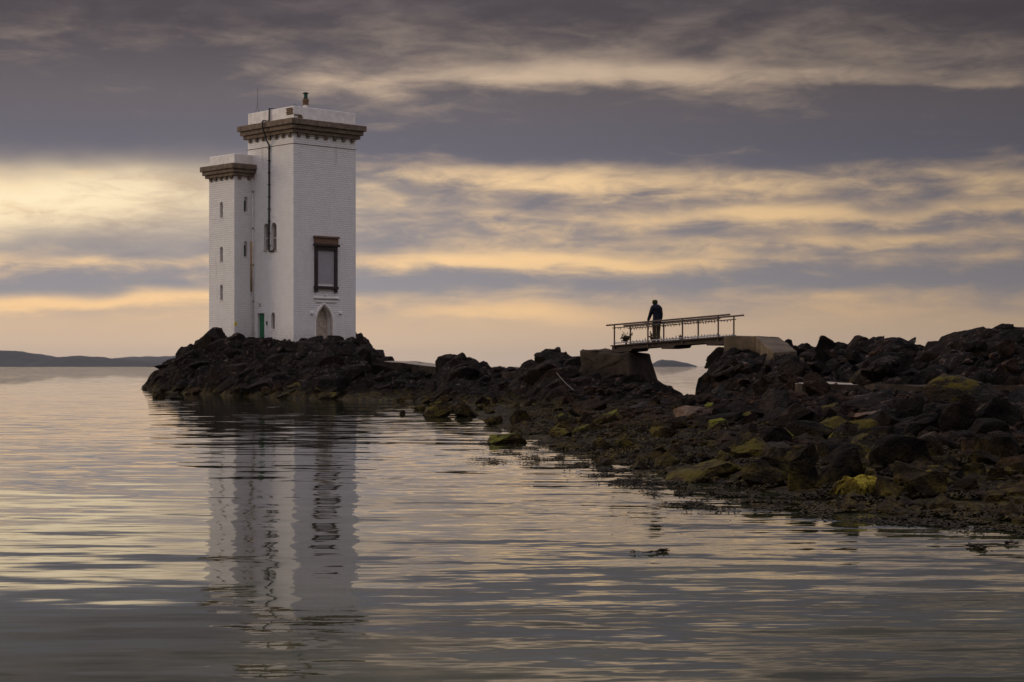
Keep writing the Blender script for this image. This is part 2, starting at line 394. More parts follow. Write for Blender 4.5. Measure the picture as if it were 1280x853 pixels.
def terrain(name, names, x0, x1, y0, y1, step, seed, label, amp=1., facet_scale=1., with_shore=False, zmin=-.35, drop=0., blocks=0, bsize=(.7, 1.8), bzmin=.05):
    xs = np.arange(x0, x1, step); ys = np.arange(y0, y1, step)
    Xg, Yg = np.meshgrid(xs, ys)
    # wobble the lookup so outlines are craggy rather than traced
    wx = fbm(Xg*.6, Yg*.6, seed+90, 4)*.7*amp; wy = fbm(Xg*.6+40, Yg*.6, seed+91, 4)*1.4*amp
    z = np.full_like(Xg, -3.)
    for k in names: z = np.maximum(z, R[k].h(Xg+wx*.45, Yg+wy))
    if with_shore: z = np.maximum(z, shore_h(Xg+wx*.5, Yg+wy*.6))
    rel = np.clip((z+.15)/.9, .12, 1.)*amp
    z = z-rel*drop
    zbase = z.copy()
    fs = facet_scale
    qx = Xg + fbm(Xg*.9, Yg*.9, seed+70, 3)*.55; qy = Yg + fbm(Xg*.9+9, Yg*.9, seed+71, 3)*.55
    ca, sa = math.cos(.5), math.sin(.5)
    ux, uy = (qx*ca+qy*sa)/fs, (-qx*sa+qy*ca)/fs
    f1, k1 = facet(ux/1.9, uy/3.0, seed, .9)
    f2, k2 = facet(ux/.75, uy/1.15, seed+5, .9)
    f3, k3 = facet(ux/.31, uy/.45, seed+10, .9)
    z = z + rel*(f1*.40*fs - (1-k1)*.22*fs - .10*fs + f2*.36*fs - (1-k2)*.13*fs + f3*.13*fs - (1-k3)*.045*fs)
    z = z + rel*(ridged(Xg*.8, Yg*.35, seed+40, 4)-1.2)*.16 + rel*fbm(Xg*2.6, Yg*2.6, seed+60, 4)*.12
    tt = (Xg*.85+z*.75+Yg*.22)/1.15+fbm(Xg*.35, Yg*.35, seed+80, 4)*1.6
    sw = tt-np.floor(tt); t2 = (Xg*.9+z*.9-Yg*.3)/.43+fbm(Xg*.8, Yg*.8, seed+83, 3)*1.4; sw2 = t2-np.floor(t2)
    z = z + rel*fs*((np.where(sw < .8, sw/.8, (1-sw)/.2)-.5)*.13 + (np.where(sw2 < .75, sw2/.75, (1-sw2)/.25)-.5)*.07)
    # sideways push turns the sheet into overhanging crags
    hx = rel*(fbm(Xg*1.7, Yg*1.7, seed+101, 4)*.30+f2*.14); hy = rel*(fbm(Xg*1.7, Yg*1.7+30, seed+102, 4)*.30-f3*.12)
    V = np.stack([Xg+hx, Yg+hy, z], -1).reshape(-1, 3)
    ny, nx = Xg.shape
    idx = np.arange(nx*ny).reshape(ny, nx)
    q = np.stack([idx[:-1, :-1], idx[:-1, 1:], idx[1:, 1:], idx[1:, :-1]], -1).reshape(-1, 4)
    keep = V[:, 2][q].max(1) > zmin
    q = q[keep]
    used = np.unique(q); remap = -np.ones(len(V), int); remap[used] = np.arange(len(used))
    V, q = V[used], remap[q]
    q = np.concatenate([q[:, [0, 1, 2]], q[:, [0, 2, 3]]])
    rr = np.random.default_rng(seed); VV, QQ = [V], [q]; nv = len(V); got = 0; tries = 0
    while got < blocks and tries < blocks*30:
        tries += 1
        j, i = rr.integers(0, ny), rr.integers(0, nx); zz_ = zbase[j, i]
        pq = xs[i]/ys[j]*F+640
        if zz_ < bzmin or (806 < pq < 892 and ys[j] > 60) or (with_shore and ys[j] > 40): continue
        if with_shore:
            if rr.random() > np.interp(xs[i]/ys[j]*F+640, [760, 1040], [.10, 1.]): continue
        sz = rr.uniform(*bsize)*rr.uniform(.6, 1.)*min(1., .45+zz_*.55)
        if with_shore: sz *= ys[j]/38
        pv, pf = BLOCKS[rr.integers(0, len(BLOCKS))]
        P_ = pv*np.array([rr.uniform(.75, 1.15), rr.uniform(.7, 1.2), rr.uniform(.38, .62)])*sz*.5
        az_ = rr.normal(.5, .35)+(math.pi if rr.random() < .5 else 0); dip = rr.normal(.42, .22)
        ca_, sa_ = math.cos(az_), math.sin(az_); P_ = P_ @ np.array([[ca_, sa_, 0], [-sa_, ca_, 0], [0, 0, 1]])
        cd2, sd2 = math.cos(dip), math.sin(dip); P_ = P_ @ np.array([[cd2, 0, sd2], [0, 1, 0], [-sd2, 0, cd2]])
        P_ = P_+np.array([xs[i], ys[j], zz_-sz*.07])
        VV.append(P_); QQ.append(pf+nv); nv += len(P_); got += 1
    V, q = np.concatenate(VV), np.concatenate(QQ)
    me = bpy.data.meshes.new(name)
    me.vertices.add(len(V)); me.vertices.foreach_set('co', V.astype(np.float32).ravel())
    me.loops.add(q.size); me.loops.foreach_set('vertex_index', q.astype(np.int32).ravel())
    me.polygons.add(len(q)); me.polygons.foreach_set('loop_start', np.arange(0, q.size, 3, dtype=np.int32))
    me.update(calc_edges=True); me.validate()
    o = link(name, me, M['rock'])
    return tag(o, label, None, None, 'structure')

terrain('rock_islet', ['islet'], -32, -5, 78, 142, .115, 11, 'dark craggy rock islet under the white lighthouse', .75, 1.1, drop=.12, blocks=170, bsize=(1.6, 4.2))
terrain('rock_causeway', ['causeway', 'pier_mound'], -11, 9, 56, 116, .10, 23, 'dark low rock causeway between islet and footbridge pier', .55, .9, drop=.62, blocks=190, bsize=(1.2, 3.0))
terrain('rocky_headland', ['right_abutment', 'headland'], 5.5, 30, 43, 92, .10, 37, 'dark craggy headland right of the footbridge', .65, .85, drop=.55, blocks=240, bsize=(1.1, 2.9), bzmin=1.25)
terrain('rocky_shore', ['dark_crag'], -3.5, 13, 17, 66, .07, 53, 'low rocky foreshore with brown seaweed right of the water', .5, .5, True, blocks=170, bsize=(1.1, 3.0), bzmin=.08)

# seabed below the water so the shallows have a floor
bm = bmesh.new()
for q in ((-60, 2), (60, 2), (60, 200), (-60, 200)): bm.verts.new((q[0], q[1], -1.6))
bm.faces.new(bm.verts[:])
tag(from_bm('seabed', bm, flat('sand', (.16, .15, .09), .9, .3, .8)), None, None, None, 'structure')

# ------------------------------------------------------------------ water
m, n, b = new_mat('sea_water')
g = n.nodes.new('ShaderNodeNewGeometry'); P = g.outputs['Position']
pxx, pyy, _ = sep(n, P)
def slopes(kx, ky, rot, detail, rough):
    c_, s_ = math.cos(rot), math.sin(rot)
    v = xyz(n, (pxx*c_+pyy*s_)*kx, (pyy*c_-pxx*s_)*ky, 0.)
    q = sep(n, nz(n, v, 1., detail, rough, col=True))
    return (q[0]-q[2])*.75, (q[1]-q[2])*.75
s1 = slopes(.16, .42, .10, 1.5, .5)     # slow swell
s2 = slopes(.62, 2.1, -.08, 2., .5)     # ripples across the view
s3 = slopes(1.9, 8.5, .06, 3., .6)     # fine chop
patch = nz(n, xyz(n, pxx*.05, pyy*.035, 0.), 1., 3, .55).sm(.38, .66)
far = pyy.sm(90., 190.)
a1, a2, a3 = .014, (patch*.080+.068), (patch*.055+.016)*(pyy.sm(26., 10.)*1.5+1.0)
sx = s1[0]*a1 + s2[0]*a2 + s3[0]*a3
sy = s1[1]*(a1*1.4) + s2[1]*a2 + s3[1]*a3
k = far*3.2+1.0
nv = xyz(n, sx*k*1.1, sy*k*1.1, 1.0)
nn = n.nodes.new('ShaderNodeVectorMath'); nn.operation = 'NORMALIZE'; n.links.new(nv, nn.inputs[0])
n.links.new(nn.outputs[0], b.inputs['Normal'])
wc = mix(n, pyy.sm(26., 9.), mix(n, nz(n, xyz(n, pxx*.06, pyy*.05, 0.), 1., 4, .6), (.016, .018, .010, 1), (.030, .032, .017, 1)), mix(n, nz(n, xyz(n, pxx*.25, pyy*.2, 0.), 1., 4, .6).sm(.35, .65), (.020, .025, .010, 1), (.060, .064, .030, 1)))
n.links.new(wc, b.inputs['Base Color'])
b.inputs['Roughness'].default_value = .018
b.inputs['IOR'].default_value = 1.48
M['water'] = m
bm = bmesh.new()
ring = [(-60, -20), (60, -20), (60, 220), (-60, 220)]; outr = [(-14000, -60), (14000, -60), (14000, 14000), (-14000, 14000)]
a_ = [bm.verts.new(p+(0,)) for p in ring]; b_ = [bm.verts.new(p+(0,)) for p in outr]
bm.faces.new(a_)
for i in range(4): bm.faces.new((a_[i], b_[i], b_[(i+1) % 4], a_[(i+1) % 4]))
tag(from_bm('sea', bm, M['water']), 'calm rippled sea reflecting the cloudy sky', None, None, 'structure')

# ------------------------------------------------------------------ far hills
M['hill'] = flat('heather_hill', (.030, .034, .034), .95, .35, .004, .1)
def far_land(name, crest, d, depth, seed, label):
    bm = bmesh.new(); x0, x1 = crest[0][0], crest[-1][0]
    N = 160; rows = 9; grid = []
    for j in range(rows):
        t = j/(rows-1); row = []
        for i in range(N+1):
            p = x0+(x1-x0)*i/N
            y = np.interp(p, [c[0] for c in crest], [c[1] for c in crest])
            hh = (HOR-y)/F*d+CAMH
            z = hh*math.sin(math.pi*min(1., t*1.0))**.7*(1+.10*mnoise.noise((p*.13, t*3, seed))+.05*mnoise.noise((p*.5, t*7, seed))) if 0 < j < rows-1 else -2
            row.append(bm.verts.new(((p-640)/F*d, d-depth/2+depth*t, z)))
        grid.append(row)
    for r0, r1 in zip(grid, grid[1:]):
        for i in range(N): bm.faces.new((r0[i], r0[i+1], r1[i+1], r1[i]))
    tag(from_bm(name, bm, M['hill'], smooth=True), label, None, None, 'structure')
far_land('hills', [(-260, 452), (-160, 440), (-60, 434), (0, 438), (15, 438.5), (40, 442), (60, 446), (80, 449), (92, 445.5), (100, 444.8), (107, 446.5), (118, 445.5), (130, 448), (150, 449.5), (185, 452), (215, 457)], 5200, 900, 3, 'low hills across the water behind the islet')
far_land('hills', [(120, 457), (140, 450), (155, 447), (175, 446), (200, 446), (215, 445.5), (260, 446), (300, 452), (330, 457.5)], 7600, 900, 8, 'fainter flat hills farther back across the water')
far_land('distant_island', [(812, 457.5), (816, 455), (822, 451.5), (828, 449.8), (838, 450.5), (850, 452.5), (858, 454), (866, 456.5)], 4600, 260, 5, 'small low island on the horizon seen under the footbridge')

# ------------------------------------------------------------------ lighthouse
D0 = 127.0
TB = zat(428, D0)
ROT = math.atan2(.688, .726)
CX = (367-640)/F*D0
lh = empty('lighthouse', (CX, D0, TB-.9), ROT)
tag(lh, 'white square lighthouse with lower stair turret on the rock islet', 'lighthouse')
u = Vector((math.cos(ROT), math.sin(ROT), 0)); v = Vector((-math.sin(ROT), math.cos(ROT), 0)); C0 = Vector((CX, D0, TB-.9))
def zl(y, d): return zat(y, d)-C0.z
def onface(x, y, face, off):
    """pixel -> (coordinate along the face, local z); face 'R': local y = off, face 'L': local x = off"""
    ray = Vector(((x-640)/F, 1, (HOR-y)/F)); o = Vector((0, 0, CAMH))
    nrm = v if face == 'R' else u
    t = ((C0+nrm*off-o).dot(nrm))/ray.dot(nrm)
    p = o+ray*t-C0
    return (p.dot(u) if face == 'R' else p.dot(v)), p.z
S = 5.7
zP, zC0, zC1, zC2, zC3, zK, zS = [q+CAMH-C0.z for q in (18.72, 17.77, 17.36, 17.05, 16.78, 16.50, 16.05)]
TY, TQ, TP = 5.03, 3.34, 1.63                       # turret start, width, projection
tP, tC0, tC1, tC2, tC3, tK = [q+CAMH-C0.z for q in (15.60, 14.85, 14.47, 14.2, 13.97, 13.73)]

m, n, b = new_mat('whitewashed_brick')
o_ = objc(n); ox, oy, oz = sep(n, o_)
bv = xyz(n, ox+oy, oz, 0.)
br = n.nodes.new('ShaderNodeTexBrick'); n.links.new(bv, br.inputs['Vector'])
br.inputs['Scale'].default_value = 1.; br.inputs['Brick Width'].default_value = .46; br.inputs['Row Height'].default_value = .155
br.inputs['Mortar Size'].default_value = .016; br.inputs['Mortar Smooth'].default_value = .6
br.inputs['Color1'].default_value = (1, 1, 1, 1); br.inputs['Color2'].default_value = (.55, .55, .55, 1); br.inputs['Mortar'].default_value = (0, 0, 0, 1)
bl = sep(n, br.outputs['Color'])[0]
f1 = nz(n, o_, 1.3, 6, .65); f2 = nz(n, o_, 9., 5, .65)
str_ = nz(n, xyz(n, (ox+oy)*2.2, oz*.22, 0.), 1., 6, .7)
col = ramp(n, f1, [(.28, (.76, .735, .705, 1)), (.62, (.82, .80, .775, 1))])
col = mix(n, str_.sm(.55, .76)*(nz(n, o_, .35, 3, .6).sm(.4, .62)*.40+.06), col, (.40, .33, .25, 1))
col = mix(n, bl.op('SUBTRACT', 1., clamp=True), col, col)
lvl = (oz+(f1-.5)*1.6).sm(.8, 2.4)
col = mix(n, (f2.sm(.42, .62)*.50)*(lvl*-1.+1.), col, (.30, .27, .22, 1))
setb(n, b, col, .85, bl*1.5+f2*1.1+f1*.3, .06, 1., .2)
M['white'] = m
M['stone'] = flat('cornice_stone', (.150, .112, .082), .9, .42, 3.2, .15)
M['stone_pale'] = flat('pale_dressed_stone', (.42, .35, .27), .85, .3, 4., .2)
M['render'] = flat('white_parapet_render', (.70, .67, .63), .85, .16, 2.4, .2)
M['frame'] = flat('dark_window_surround', (.040, .030, .028), .8, .3, 6., .2)
M['hood'] = flat('red_sandstone_hood', (.15, .088, .056), .85, .3, 6., .2)
M['board'] = flat('grey_board', (.30, .29, .30), .6, .1, 1.2, .3)
M['glassdark'] = flat('dark_glass', (.020, .020, .024), .18, .2, 1., .5)
M['pane'] = flat('dusty_pane', (.20, .17, .14), .4, .25, 2., .5)
M['green'] = flat('green_door_paint', (.010, .13, .048), .5, .25, 5., .4)
M['pipe'] = flat('black_pipe', (.018, .017, .017), .6, .3, 9., .3)
M['rust'] = flat('rusty_pipe', (.30, .205, .10), .85, .35, 8., .2)
M['yellow'] = flat('yellow_sign', (.70, .56, .02), .6, .1, 6., .3)
M['signgreen'] = flat('green_plaque', (.02, .09, .05), .6, .1, 6., .3)
M['ebrick'] = flat('exposed_brick', (.13, .082, .05), .9, .45, 7., .15)
M['metal'] = flat('weathered_metal', (.09, .075, .07), .6, .3, 9., .4)
M['lens'] = flat('green_lantern_glass', (.010, .085, .055), .2, .1, 3., .6)
M['ink'] = flat('dark_ink', (.02, .02, .02), .6, .1, 6., .3)

def arch(cx, wd, z0, z1, pointed=False):
    """outline of an opening with a round or pointed head, counter-clockwise"""
    r = wd/2; pts = [(cx-r, z0), (cx+r, z0)]
    if pointed:
        zs = z1-wd*.90
        for i in range(0, 9):
            a = i/8*math.radians(60); pts.append((cx-r+wd*math.cos(a), zs+wd*math.sin(a)*.90/.866))
        for i in range(7, -1, -1):
            a = i/8*math.radians(60); pts.append((cx+r-wd*math.cos(a), zs+wd*math.sin(a)*.90/.866))
    else:
        zs = z1-r
        for i in range(0, 9):
            a = i/8*math.pi; pts.append((cx+r*math.cos(a), zs+r*math.sin(a)))
    return pts
def opening(face, off, x0, y0, x1, y1):
    a0, z1 = onface((x0+x1)/2, y0, face, off); _, z0 = onface((x0+x1)/2, y1, face, off)
    p0, _ = onface(x0, (y0+y1)/2, face, off); p1, _ = onface(x1, (y0+y1)/2, face, off)
    return (p0+p1)/2, abs(p1-p0), z0, z1
def boolean(name, bm_body, cutters, mat, parent):
    me = bpy.data.meshes.new(name); bmesh.ops.recalc_face_normals(bm_body, faces=bm_body.faces); bm_body.to_mesh(me); bm_body.free()
    o = link(name, me, mat); tmp = []
    for cb in cutters:
        bmesh.ops.recalc_face_normals(cb, faces=cb.faces)
        cm = bpy.data.meshes.new('cut'); cb.to_mesh(cm); cb.free(); co = bpy.data.objects.new('cut', cm); COL.objects.link(co); tmp.append(co)
        md = o.modifiers.new('b', 'BOOLEAN'); md.operation = 'DIFFERENCE'; md.solver = 'EXACT'; md.object = co
    dg = bpy.context.evaluated_depsgraph_get()
    nm = bpy.data.meshes.new_from_object(o.evaluated_get(dg)); o.modifiers.clear(); o.data = nm
    for co in tmp: bpy.data.objects.remove(co)
    if not nm.materials: nm.materials.append(mat)
    o.parent = parent
    return o
# openings (photo pixels on each face)
twinL = opening('L', 0, 330, 279.4, 336, 313); twinR = opening('L', 0, 339, 278.5, 345.6, 313)
doorG = opening('L', 0, 321.8, 391.5, 330.4, 431); slit = opening('L', 0, 339, 391, 343.5, 411.5)
bigw = opening('R', 0, 396.2, 313, 417.3, 354.3); goth = opening('R', 0, 396, 383.0, 413.5, 431)
t_slits = [opening('L', -TP, 274.9, a, 278.5, b_) for a, b_ in ((252.5, 272.5), (308.4, 327.6), (356, 375.7))]
t_side = [opening('R', TY, 304.8, a, 309.4, b_) for a, b_ in ((246, 265), (302, 321))]

def cut(face, off, op_, depth, kind):
    bm = bmesh.new(); cx, wd, z0, z1 = op_
    poly = [(cx-wd/2, z0), (cx+wd/2, z0), (cx+wd/2, z1), (cx-wd/2, z1)] if kind == 'box' else arch(cx, wd, z0, z1, kind == 'gothic')
    prism(bm, poly, 1 if face == 'R' else 0, off-.3, off+depth)
    return bm
bm = bmesh.new(); box(bm, (0, 0, -1.5), (S, S, zC3+.1), .03)
wall = boolean('tower_wall', bm, [cut('L', 0, twinL, .28, 'arch'), cut('L', 0, twinR, .28, 'arch'), cut('L', 0, doorG, .22, 'arch0' if 0 else 'box'),
               cut('L', 0, slit, .25, 'arch'), cut('R', 0, bigw, .14, 'box'), cut('R', 0, goth, .50, 'gothic')], M['white'], lh)
bm = bmesh.new(); box(bm, (-TP, TY, -1.5), (-TP+TQ+.6, TY+TQ, tC3+.1), .03)
turret = boolean('turret_wall', bm, [cut('L', -TP, q, .25, 'arch') for q in t_slits] + [cut('R', TY, q, .25, 'arch') for q in t_side], M['white'], lh)

def panel(name, face, off, op_, depth, kind, mat, parent, th=.03, inset=0.):
    bm = bmesh.new(); cx, wd, z0, z1 = op_; wd -= inset*2; z0 += inset; z1 -= inset
    poly = [(cx-wd/2, z0), (cx+wd/2, z0), (cx+wd/2, z1), (cx-wd/2, z1)] if kind == 'box' else arch(cx, wd, z0, z1, kind == 'gothic')
    prism(bm, poly, 1 if face == 'R' else 0, off+depth, off+depth+th)
    return from_bm(name, bm, mat, parent)
def bar(name, face, off, a0, a1, z0, z1, d0, d1, mat, parent, bev=.0):
    bm = bmesh.new()
    if face == 'R': box(bm, (a0, off+d0, z0), (a1, off+d1, z1), bev)
    else: box(bm, (off+d0, a0, z0), (off+d1, a1, z1), bev)
    return from_bm(name, bm, mat, parent)
# twin windows: pane, meeting rail, sill
for op_ in (twinL, twinR):
    cx, wd, z0, z1 = op_
    wn = panel('window', 'L', 0, op_, .22, 'arch', M['pane'], lh)
    zm = z0+(z1-z0)*.45
    bar('glazing_bar', 'L', 0, cx-wd/2, cx+wd/2, zm-.035, zm+.035, .17, .219, M['render'], wn)
    bar('glazing_bar', 'L', 0, cx-.02, cx+.02, z0, z1-.12, .185, .218, M['frame'], wn)
    bar('sill', 'L', 0, cx-wd/2-.06, cx+wd/2+.06, z0-.09, z0-.002, -.05, .2, M['stone_pale'], wn)
wn = panel('window', 'L', 0, slit, .18, 'arch', M['pane'], lh)
bar('sill', 'L', 0, slit[0]-slit[1]/2-.04, slit[0]+slit[1]/2+.04, slit[2]-.07, slit[2]-.002, -.04, .15, M['render'], wn)
for q in t_slits:
    wn = panel('window', 'L', -TP, q, .16, 'arch', M['pane'], lh)
    bar('glazing_bar', 'L', -TP, q[0]-q[1]/2, q[0]+q[1]/2, q[2]+(q[3]-q[2])*.5-.02, q[2]+(q[3]-q[2])*.5+.02, .13, .159, M['render'], wn)
    bar('sill', 'L', -TP, q[0]-q[1]/2-.04, q[0]+q[1]/2+.04, q[2]-.07, q[2]-.002, -.04, .13, M['render'], wn)
for q in t_side:
    cx, wd, z0, z1 = q
    wn = panel('window', 'R', TY, q, .2, 'arch', M['render'], lh)
    bm = bmesh.new(); prism(bm, [(cx-wd*.42, z0+.03), (cx+wd*.36, z0+.03), (cx+wd*.36, z1-.27), (cx-wd*.42, z1-.27)], 1, TY+.16, TY+.199)
    from_bm('pane', bm, M['glassdark'], wn)
    bar('sill', 'R', TY, cx-wd/2-.04, cx+wd/2+.04, z0-.06, z0-.002, -.04, .15, M['render'], wn)
# green door with frame and plaque
cx, wd, z0, z1 = doorG
dr = bar('door', 'L', 0, cx-wd/2+.004, cx+wd/2-.10, z0, z1-.05, .14, .20, M['green'], lh)
for k_ in range(1, 4): bar('door_board', 'L', 0, cx-wd/2+.02+k_*.1, cx-wd/2+.105+k_*.1, z0, z1-.09, .125, .138, M['green'], dr)
bar('door_frame', 'L', 0, cx-wd/2+.002, cx+wd/2-.002, z1-.05, z1-.001, .08, .139, M['render'], dr)
bm = bmesh.new(); a_, z_ = onface(333.8, 404, 'L', 0)
prism(bm, [(a_+.085*math.cos(i*math.pi/6), z_+.14*math.sin(i*math.pi/6)) for i in range(12)], 0, -.05, -.003)
from_bm('plaque', bm, M['signgreen'], lh)
# yellow warning sign on the turret's corner
bm = bmesh.new(); a_, z_ = onface(294.3, 405, 'R', TY)
prism(bm, [(a_+.11*math.cos(i*math.pi/6), z_+.16*math.sin(i*math.pi/6)) for i in range(12)], 1, TY-.03, TY-.003)
ys = from_bm('warning_sign', bm, M['yellow'], lh)
bm = bmesh.new(); prism(bm, [(a_-.035, z_-.05), (a_+.035, z_-.05), (a_, z_+.05)], 1, TY-.036, TY-.031); from_bm('sign_mark', bm, M['ink'], ys)
# big boarded window on the right face
cx, wd, z0, z1 = bigw
wn = panel('boarded_window', 'R', 0, bigw, -.03, 'box', M['board'], lh, .04)
wn['label'] = 'grey board filling the big window'
e = .245
bar('window_jamb', 'R', 0, cx-wd/2-e, cx-wd/2, z0-.22, z1, -.16, .10, M['frame'], wn, .012)
bar('window_jamb', 'R', 0, cx+wd/2, cx+wd/2+e, z0-.22, z1, -.16, .10, M['frame'], wn, .012)
bar('window_head', 'R', 0, cx-wd/2-e, cx+wd/2+e, z1+.002, z1+.27, -.165, .10, M['frame'], wn, .012)
bar('window_sill', 'R', 0, cx-wd/2-e-.06, cx+wd/2+e+.06, z0-.43, z0-.222, -.21, .10, M['frame'], wn, .012)
for s_ in (-1, 1): bar('sill_bracket', 'R', 0, cx+s_*(wd/2+.13)-.13, cx+s_*(wd/2+.13)+.13, z0-.66, z0-.432, -.15, .05, M['frame'], wn, .02)
hd = bar('hood', 'R', 0, cx-wd/2-e-.04, cx+wd/2+e+.04, z1+.45, z1+.86, -.20, .05, M['hood'], lh, .015)
bar('hood_moulding', 'R', 0, cx-wd/2-e-.12, cx+wd/2+e+.12, z1+.272, z1+.448, -.30, .05, M['frame'], hd, .02)
bar('hood_moulding', 'R', 0, cx-wd/2-e-.11, cx+wd/2+e+.11, z1+.862, z1+1.0, -.29, .05, M['hood'], hd, .02)
# pointed doorway with moulded surround
cx, wd, z0, z1 = goth
dw_ = panel('blocked_doorway', 'R', 0, goth, .44, 'gothic', M['stone_pale'], lh, .05)
for e0, e1, pr in ((.0, .13, -.035), (.13, .26, -.085)):
    bm = bmesh.new()
    pi_ = arch(cx, wd+e0*2, z0, z1+e0*1.15, True); po = arch(cx, wd+e1*2, z0, z1+e1*1.15, True)
    n_ = len(pi_); vi = [[bm.verts.new((q[0], y_, q[1])) for q in pl] for pl in (pi_, po) for y_ in (pr, .05)]
    for i in range(1, n_-1+1):
        j = (i+1) % n_
        if i == 0 or j == 1: continue
        bm.faces.new((vi[0][i], vi[0][j], vi[2][j], vi[2][i])); bm.faces.new((vi[0][i], vi[1][i], vi[1][j], vi[0][j])); bm.faces.new((vi[2][i], vi[2][j], vi[3][j], vi[3][i]))
    from_bm('arch_moulding', bm, M['render'] if e0 else M['stone_pale'], dw_)
for xx in (389.8, 425.2):
    a_, z_ = onface(xx, 391.5, 'R', 0); bar('label_stop', 'R', 0, a_-.12, a_+.12, z_-.09, z_+.09, -.14, .05, M['render'], dw_, .03)
a0, z_ = onface(391.9, 372.4, 'R', 0); a1, _ = onface(423.6, 372.4, 'R', 0)
bar('label_mould', 'R', 0, a0, a1, z_-.05, z_+.06, -.12, .05, M['render'], dw_, .02)
bar('label_mould', 'R', 0, a0+.2, a1-.3, z_-.32, z_-.24, -.07, .05, M['render'], dw_, .02)
a_, z_ = onface(407, 370, 'R', 0); bar('finial', 'R', 0, a_-.07, a_+.07, z_-.02, z_+.14, -.10, .05, M['render'], dw_, .02)

def cornice(x0, y0, x1, y1, tiers, corb, per, parent):
    """slab tiers with a row of corbels under them; per = corbels per side (x side, y side)"""
    first = None
    for (z_lo, z_hi, ov) in tiers:
        bm = bmesh.new(); box(bm, (x0-ov, y0-ov, z_lo), (x1+ov, y1+ov, z_hi), .03)
        # break the arris a little
        bmesh.ops.subdivide_edges(bm, edges=[e_ for e_ in bm.edges if e_.calc_length() > 2], cuts=14, use_grid_fill=True)
        for q in bm.verts:
            k_ = mnoise.noise_vector(q.co*1.7)*.018; q.co += k_
        o = from_bm('cornice', bm, M['stone'], parent)
        first = o
    zk, zt, pr = corb
    for side in range(4):
        nn_ = per[side % 2]
        for i in range(nn_):
            t = (i+.5)/nn_
            if side == 0: c_ = (x0+(x1-x0)*t, y0-pr/2)
            elif side == 2: c_ = (x0+(x1-x0)*t, y1+pr/2)
            elif side == 1: c_ = (x0-pr/2, y0+(y1-y0)*t)
            else: c_ = (x1+pr/2, y0+(y1-y0)*t)
            bm = bmesh.new(); hw = .125
            if side % 2 == 0: lo, hi = (c_[0]-hw, c_[1]-pr/2, zk), (c_[0]+hw, c_[1]+pr/2, zt)
            else: lo, hi = (c_[0]-pr/2, c_[1]-hw, zk), (c_[0]+pr/2, c_[1]+hw, zt)
            box(bm, lo, hi, .02)
            for q in bm.verts:           # taper the foot of the corbel back to the wall
                if q.co.z < zk+.05:
                    if side == 0: q.co.y = max(q.co.y, y0-pr*.55)
                    if side == 1: q.co.x = max(q.co.x, x0-pr*.55)
            from_bm('corbel', bm, M['stone'], first)
cornice(0, 0, S, S, ((zC1, zC0, .57), (zC2, zC1-.003, .41), (zC3, zC2-.003, .24)), (zK, zC3-.003, .20), (7, 7), lh)
cornice(-TP, TY, -TP+TQ, TY+TQ, ((tC1, tC0, .49), (tC2, tC1-.003, .36), (tC3, tC2-.003, .21)), (tK, tC3-.003, .18), (4, 5), lh)
def ringwall(name, x0, y0, x1, y1, z0, z1, th, mat, jit=.012):
    bm = bmesh.new(); box(bm, (x0, y0, z0), (x1, y1, z1), .025)
    o = from_bm(name, bm, mat, lh); return o
bm = bmesh.new()
for lo, hi in (((.02, .02), (S-.02, .34)), ((.02, S-.34), (S-.02, S-.02)), ((.02, .343), (.34, S-.343)), ((S-.34, .343), (S-.02, S-.343))):
    box(bm, lo+(zC0-.02,), hi+(zP,), .02)
par = from_bm('parapet', bm, M['render'], lh)
bm = bmesh.new(); box(bm, (.345, .345, zC0-.1), (S-.345, S-.345, zC0+.25)); from_bm('roof_slab', bm, M['render'], lh)
bm = bmesh.new(); box(bm, (-TP+.02, TY+.02, tC0-.02), (-TP+TQ-.02, TY+TQ-.02, tP), .03); from_bm('turret_parapet', bm, M['render'], lh)
bm = bmesh.new(); box(bm, (-.035, -.035, zS-.05), (S+.035, S+.035, zS), .01); from_bm('string_course', bm, M['stone'], lh)
# bricks laid bare where the parapet render fell off
rng = random.Random(5)
bm = bmesh.new()
for row in range(4):
    for k_ in range(4):
        if rng.random() < .97: box(bm, (.012, .06+k_*.2+(row % 2)*.08, zP-.60+row*.13), (.05, .24+k_*.2+(row % 2)*.08, zP-.49+row*.13))
for row in range(3):
    for k_ in range(3):
        if rng.random() < .8: box(bm, (.05+k_*.24+(row % 2)*.1, .012, zC0+.02+row*.12), (.26+k_*.24+(row % 2)*.1, .05, zC0+.12+row*.12))
for q in bm.verts:
    pass
eb = from_bm('exposed_bricks', bm, M['ebrick'], par)
for q in eb.data.vertices:
    if q.co.x < .06 and q.co.y > .055: q.co.x -= .02
    else: q.co.y -= .02
# black service pipe: over the parapet, round the cornice, down between the twin windows
a_, zt_ = onface(337.3, 230, 'L', 0); a2, z2 = onface(337, 314, 'L', 0); a3, _ = onface(343.2, 314, 'L', 0)
bm = bmesh.new()
pts = [(.5, a_, zP-.1), (.5, a_, zP+.09), (-.05, a_, zP+.09), (-.07, a_, zC0+.12), (-.60, a_, zC0+.10), (-.66, a_, zC0+.02), (-.66, a_, zC1-.02), (-.50, a_, zC2-.02), (-.30, a_, zK), (-.075, a_, zK-.35),
       (-.075, a_, (zK+z2)/2), (-.075, a2, z2+.15), (-.075, a2-.08, z2-.02), (-.075, a3+.05, z2-.02), (-.075, a3, z2+.12)]
tube(bm, pts, .062, 8)
pp = from_bm('service_pipe', bm, M['pipe'], lh, True)
for i in range(9):
    z_ = z2+.4+i*(zK-1-z2)/8; bar('pipe_clip', 'L', 0, a_-.1, a_+.1, z_-.03, z_+.03, -.145, .0, M['pipe'], pp)
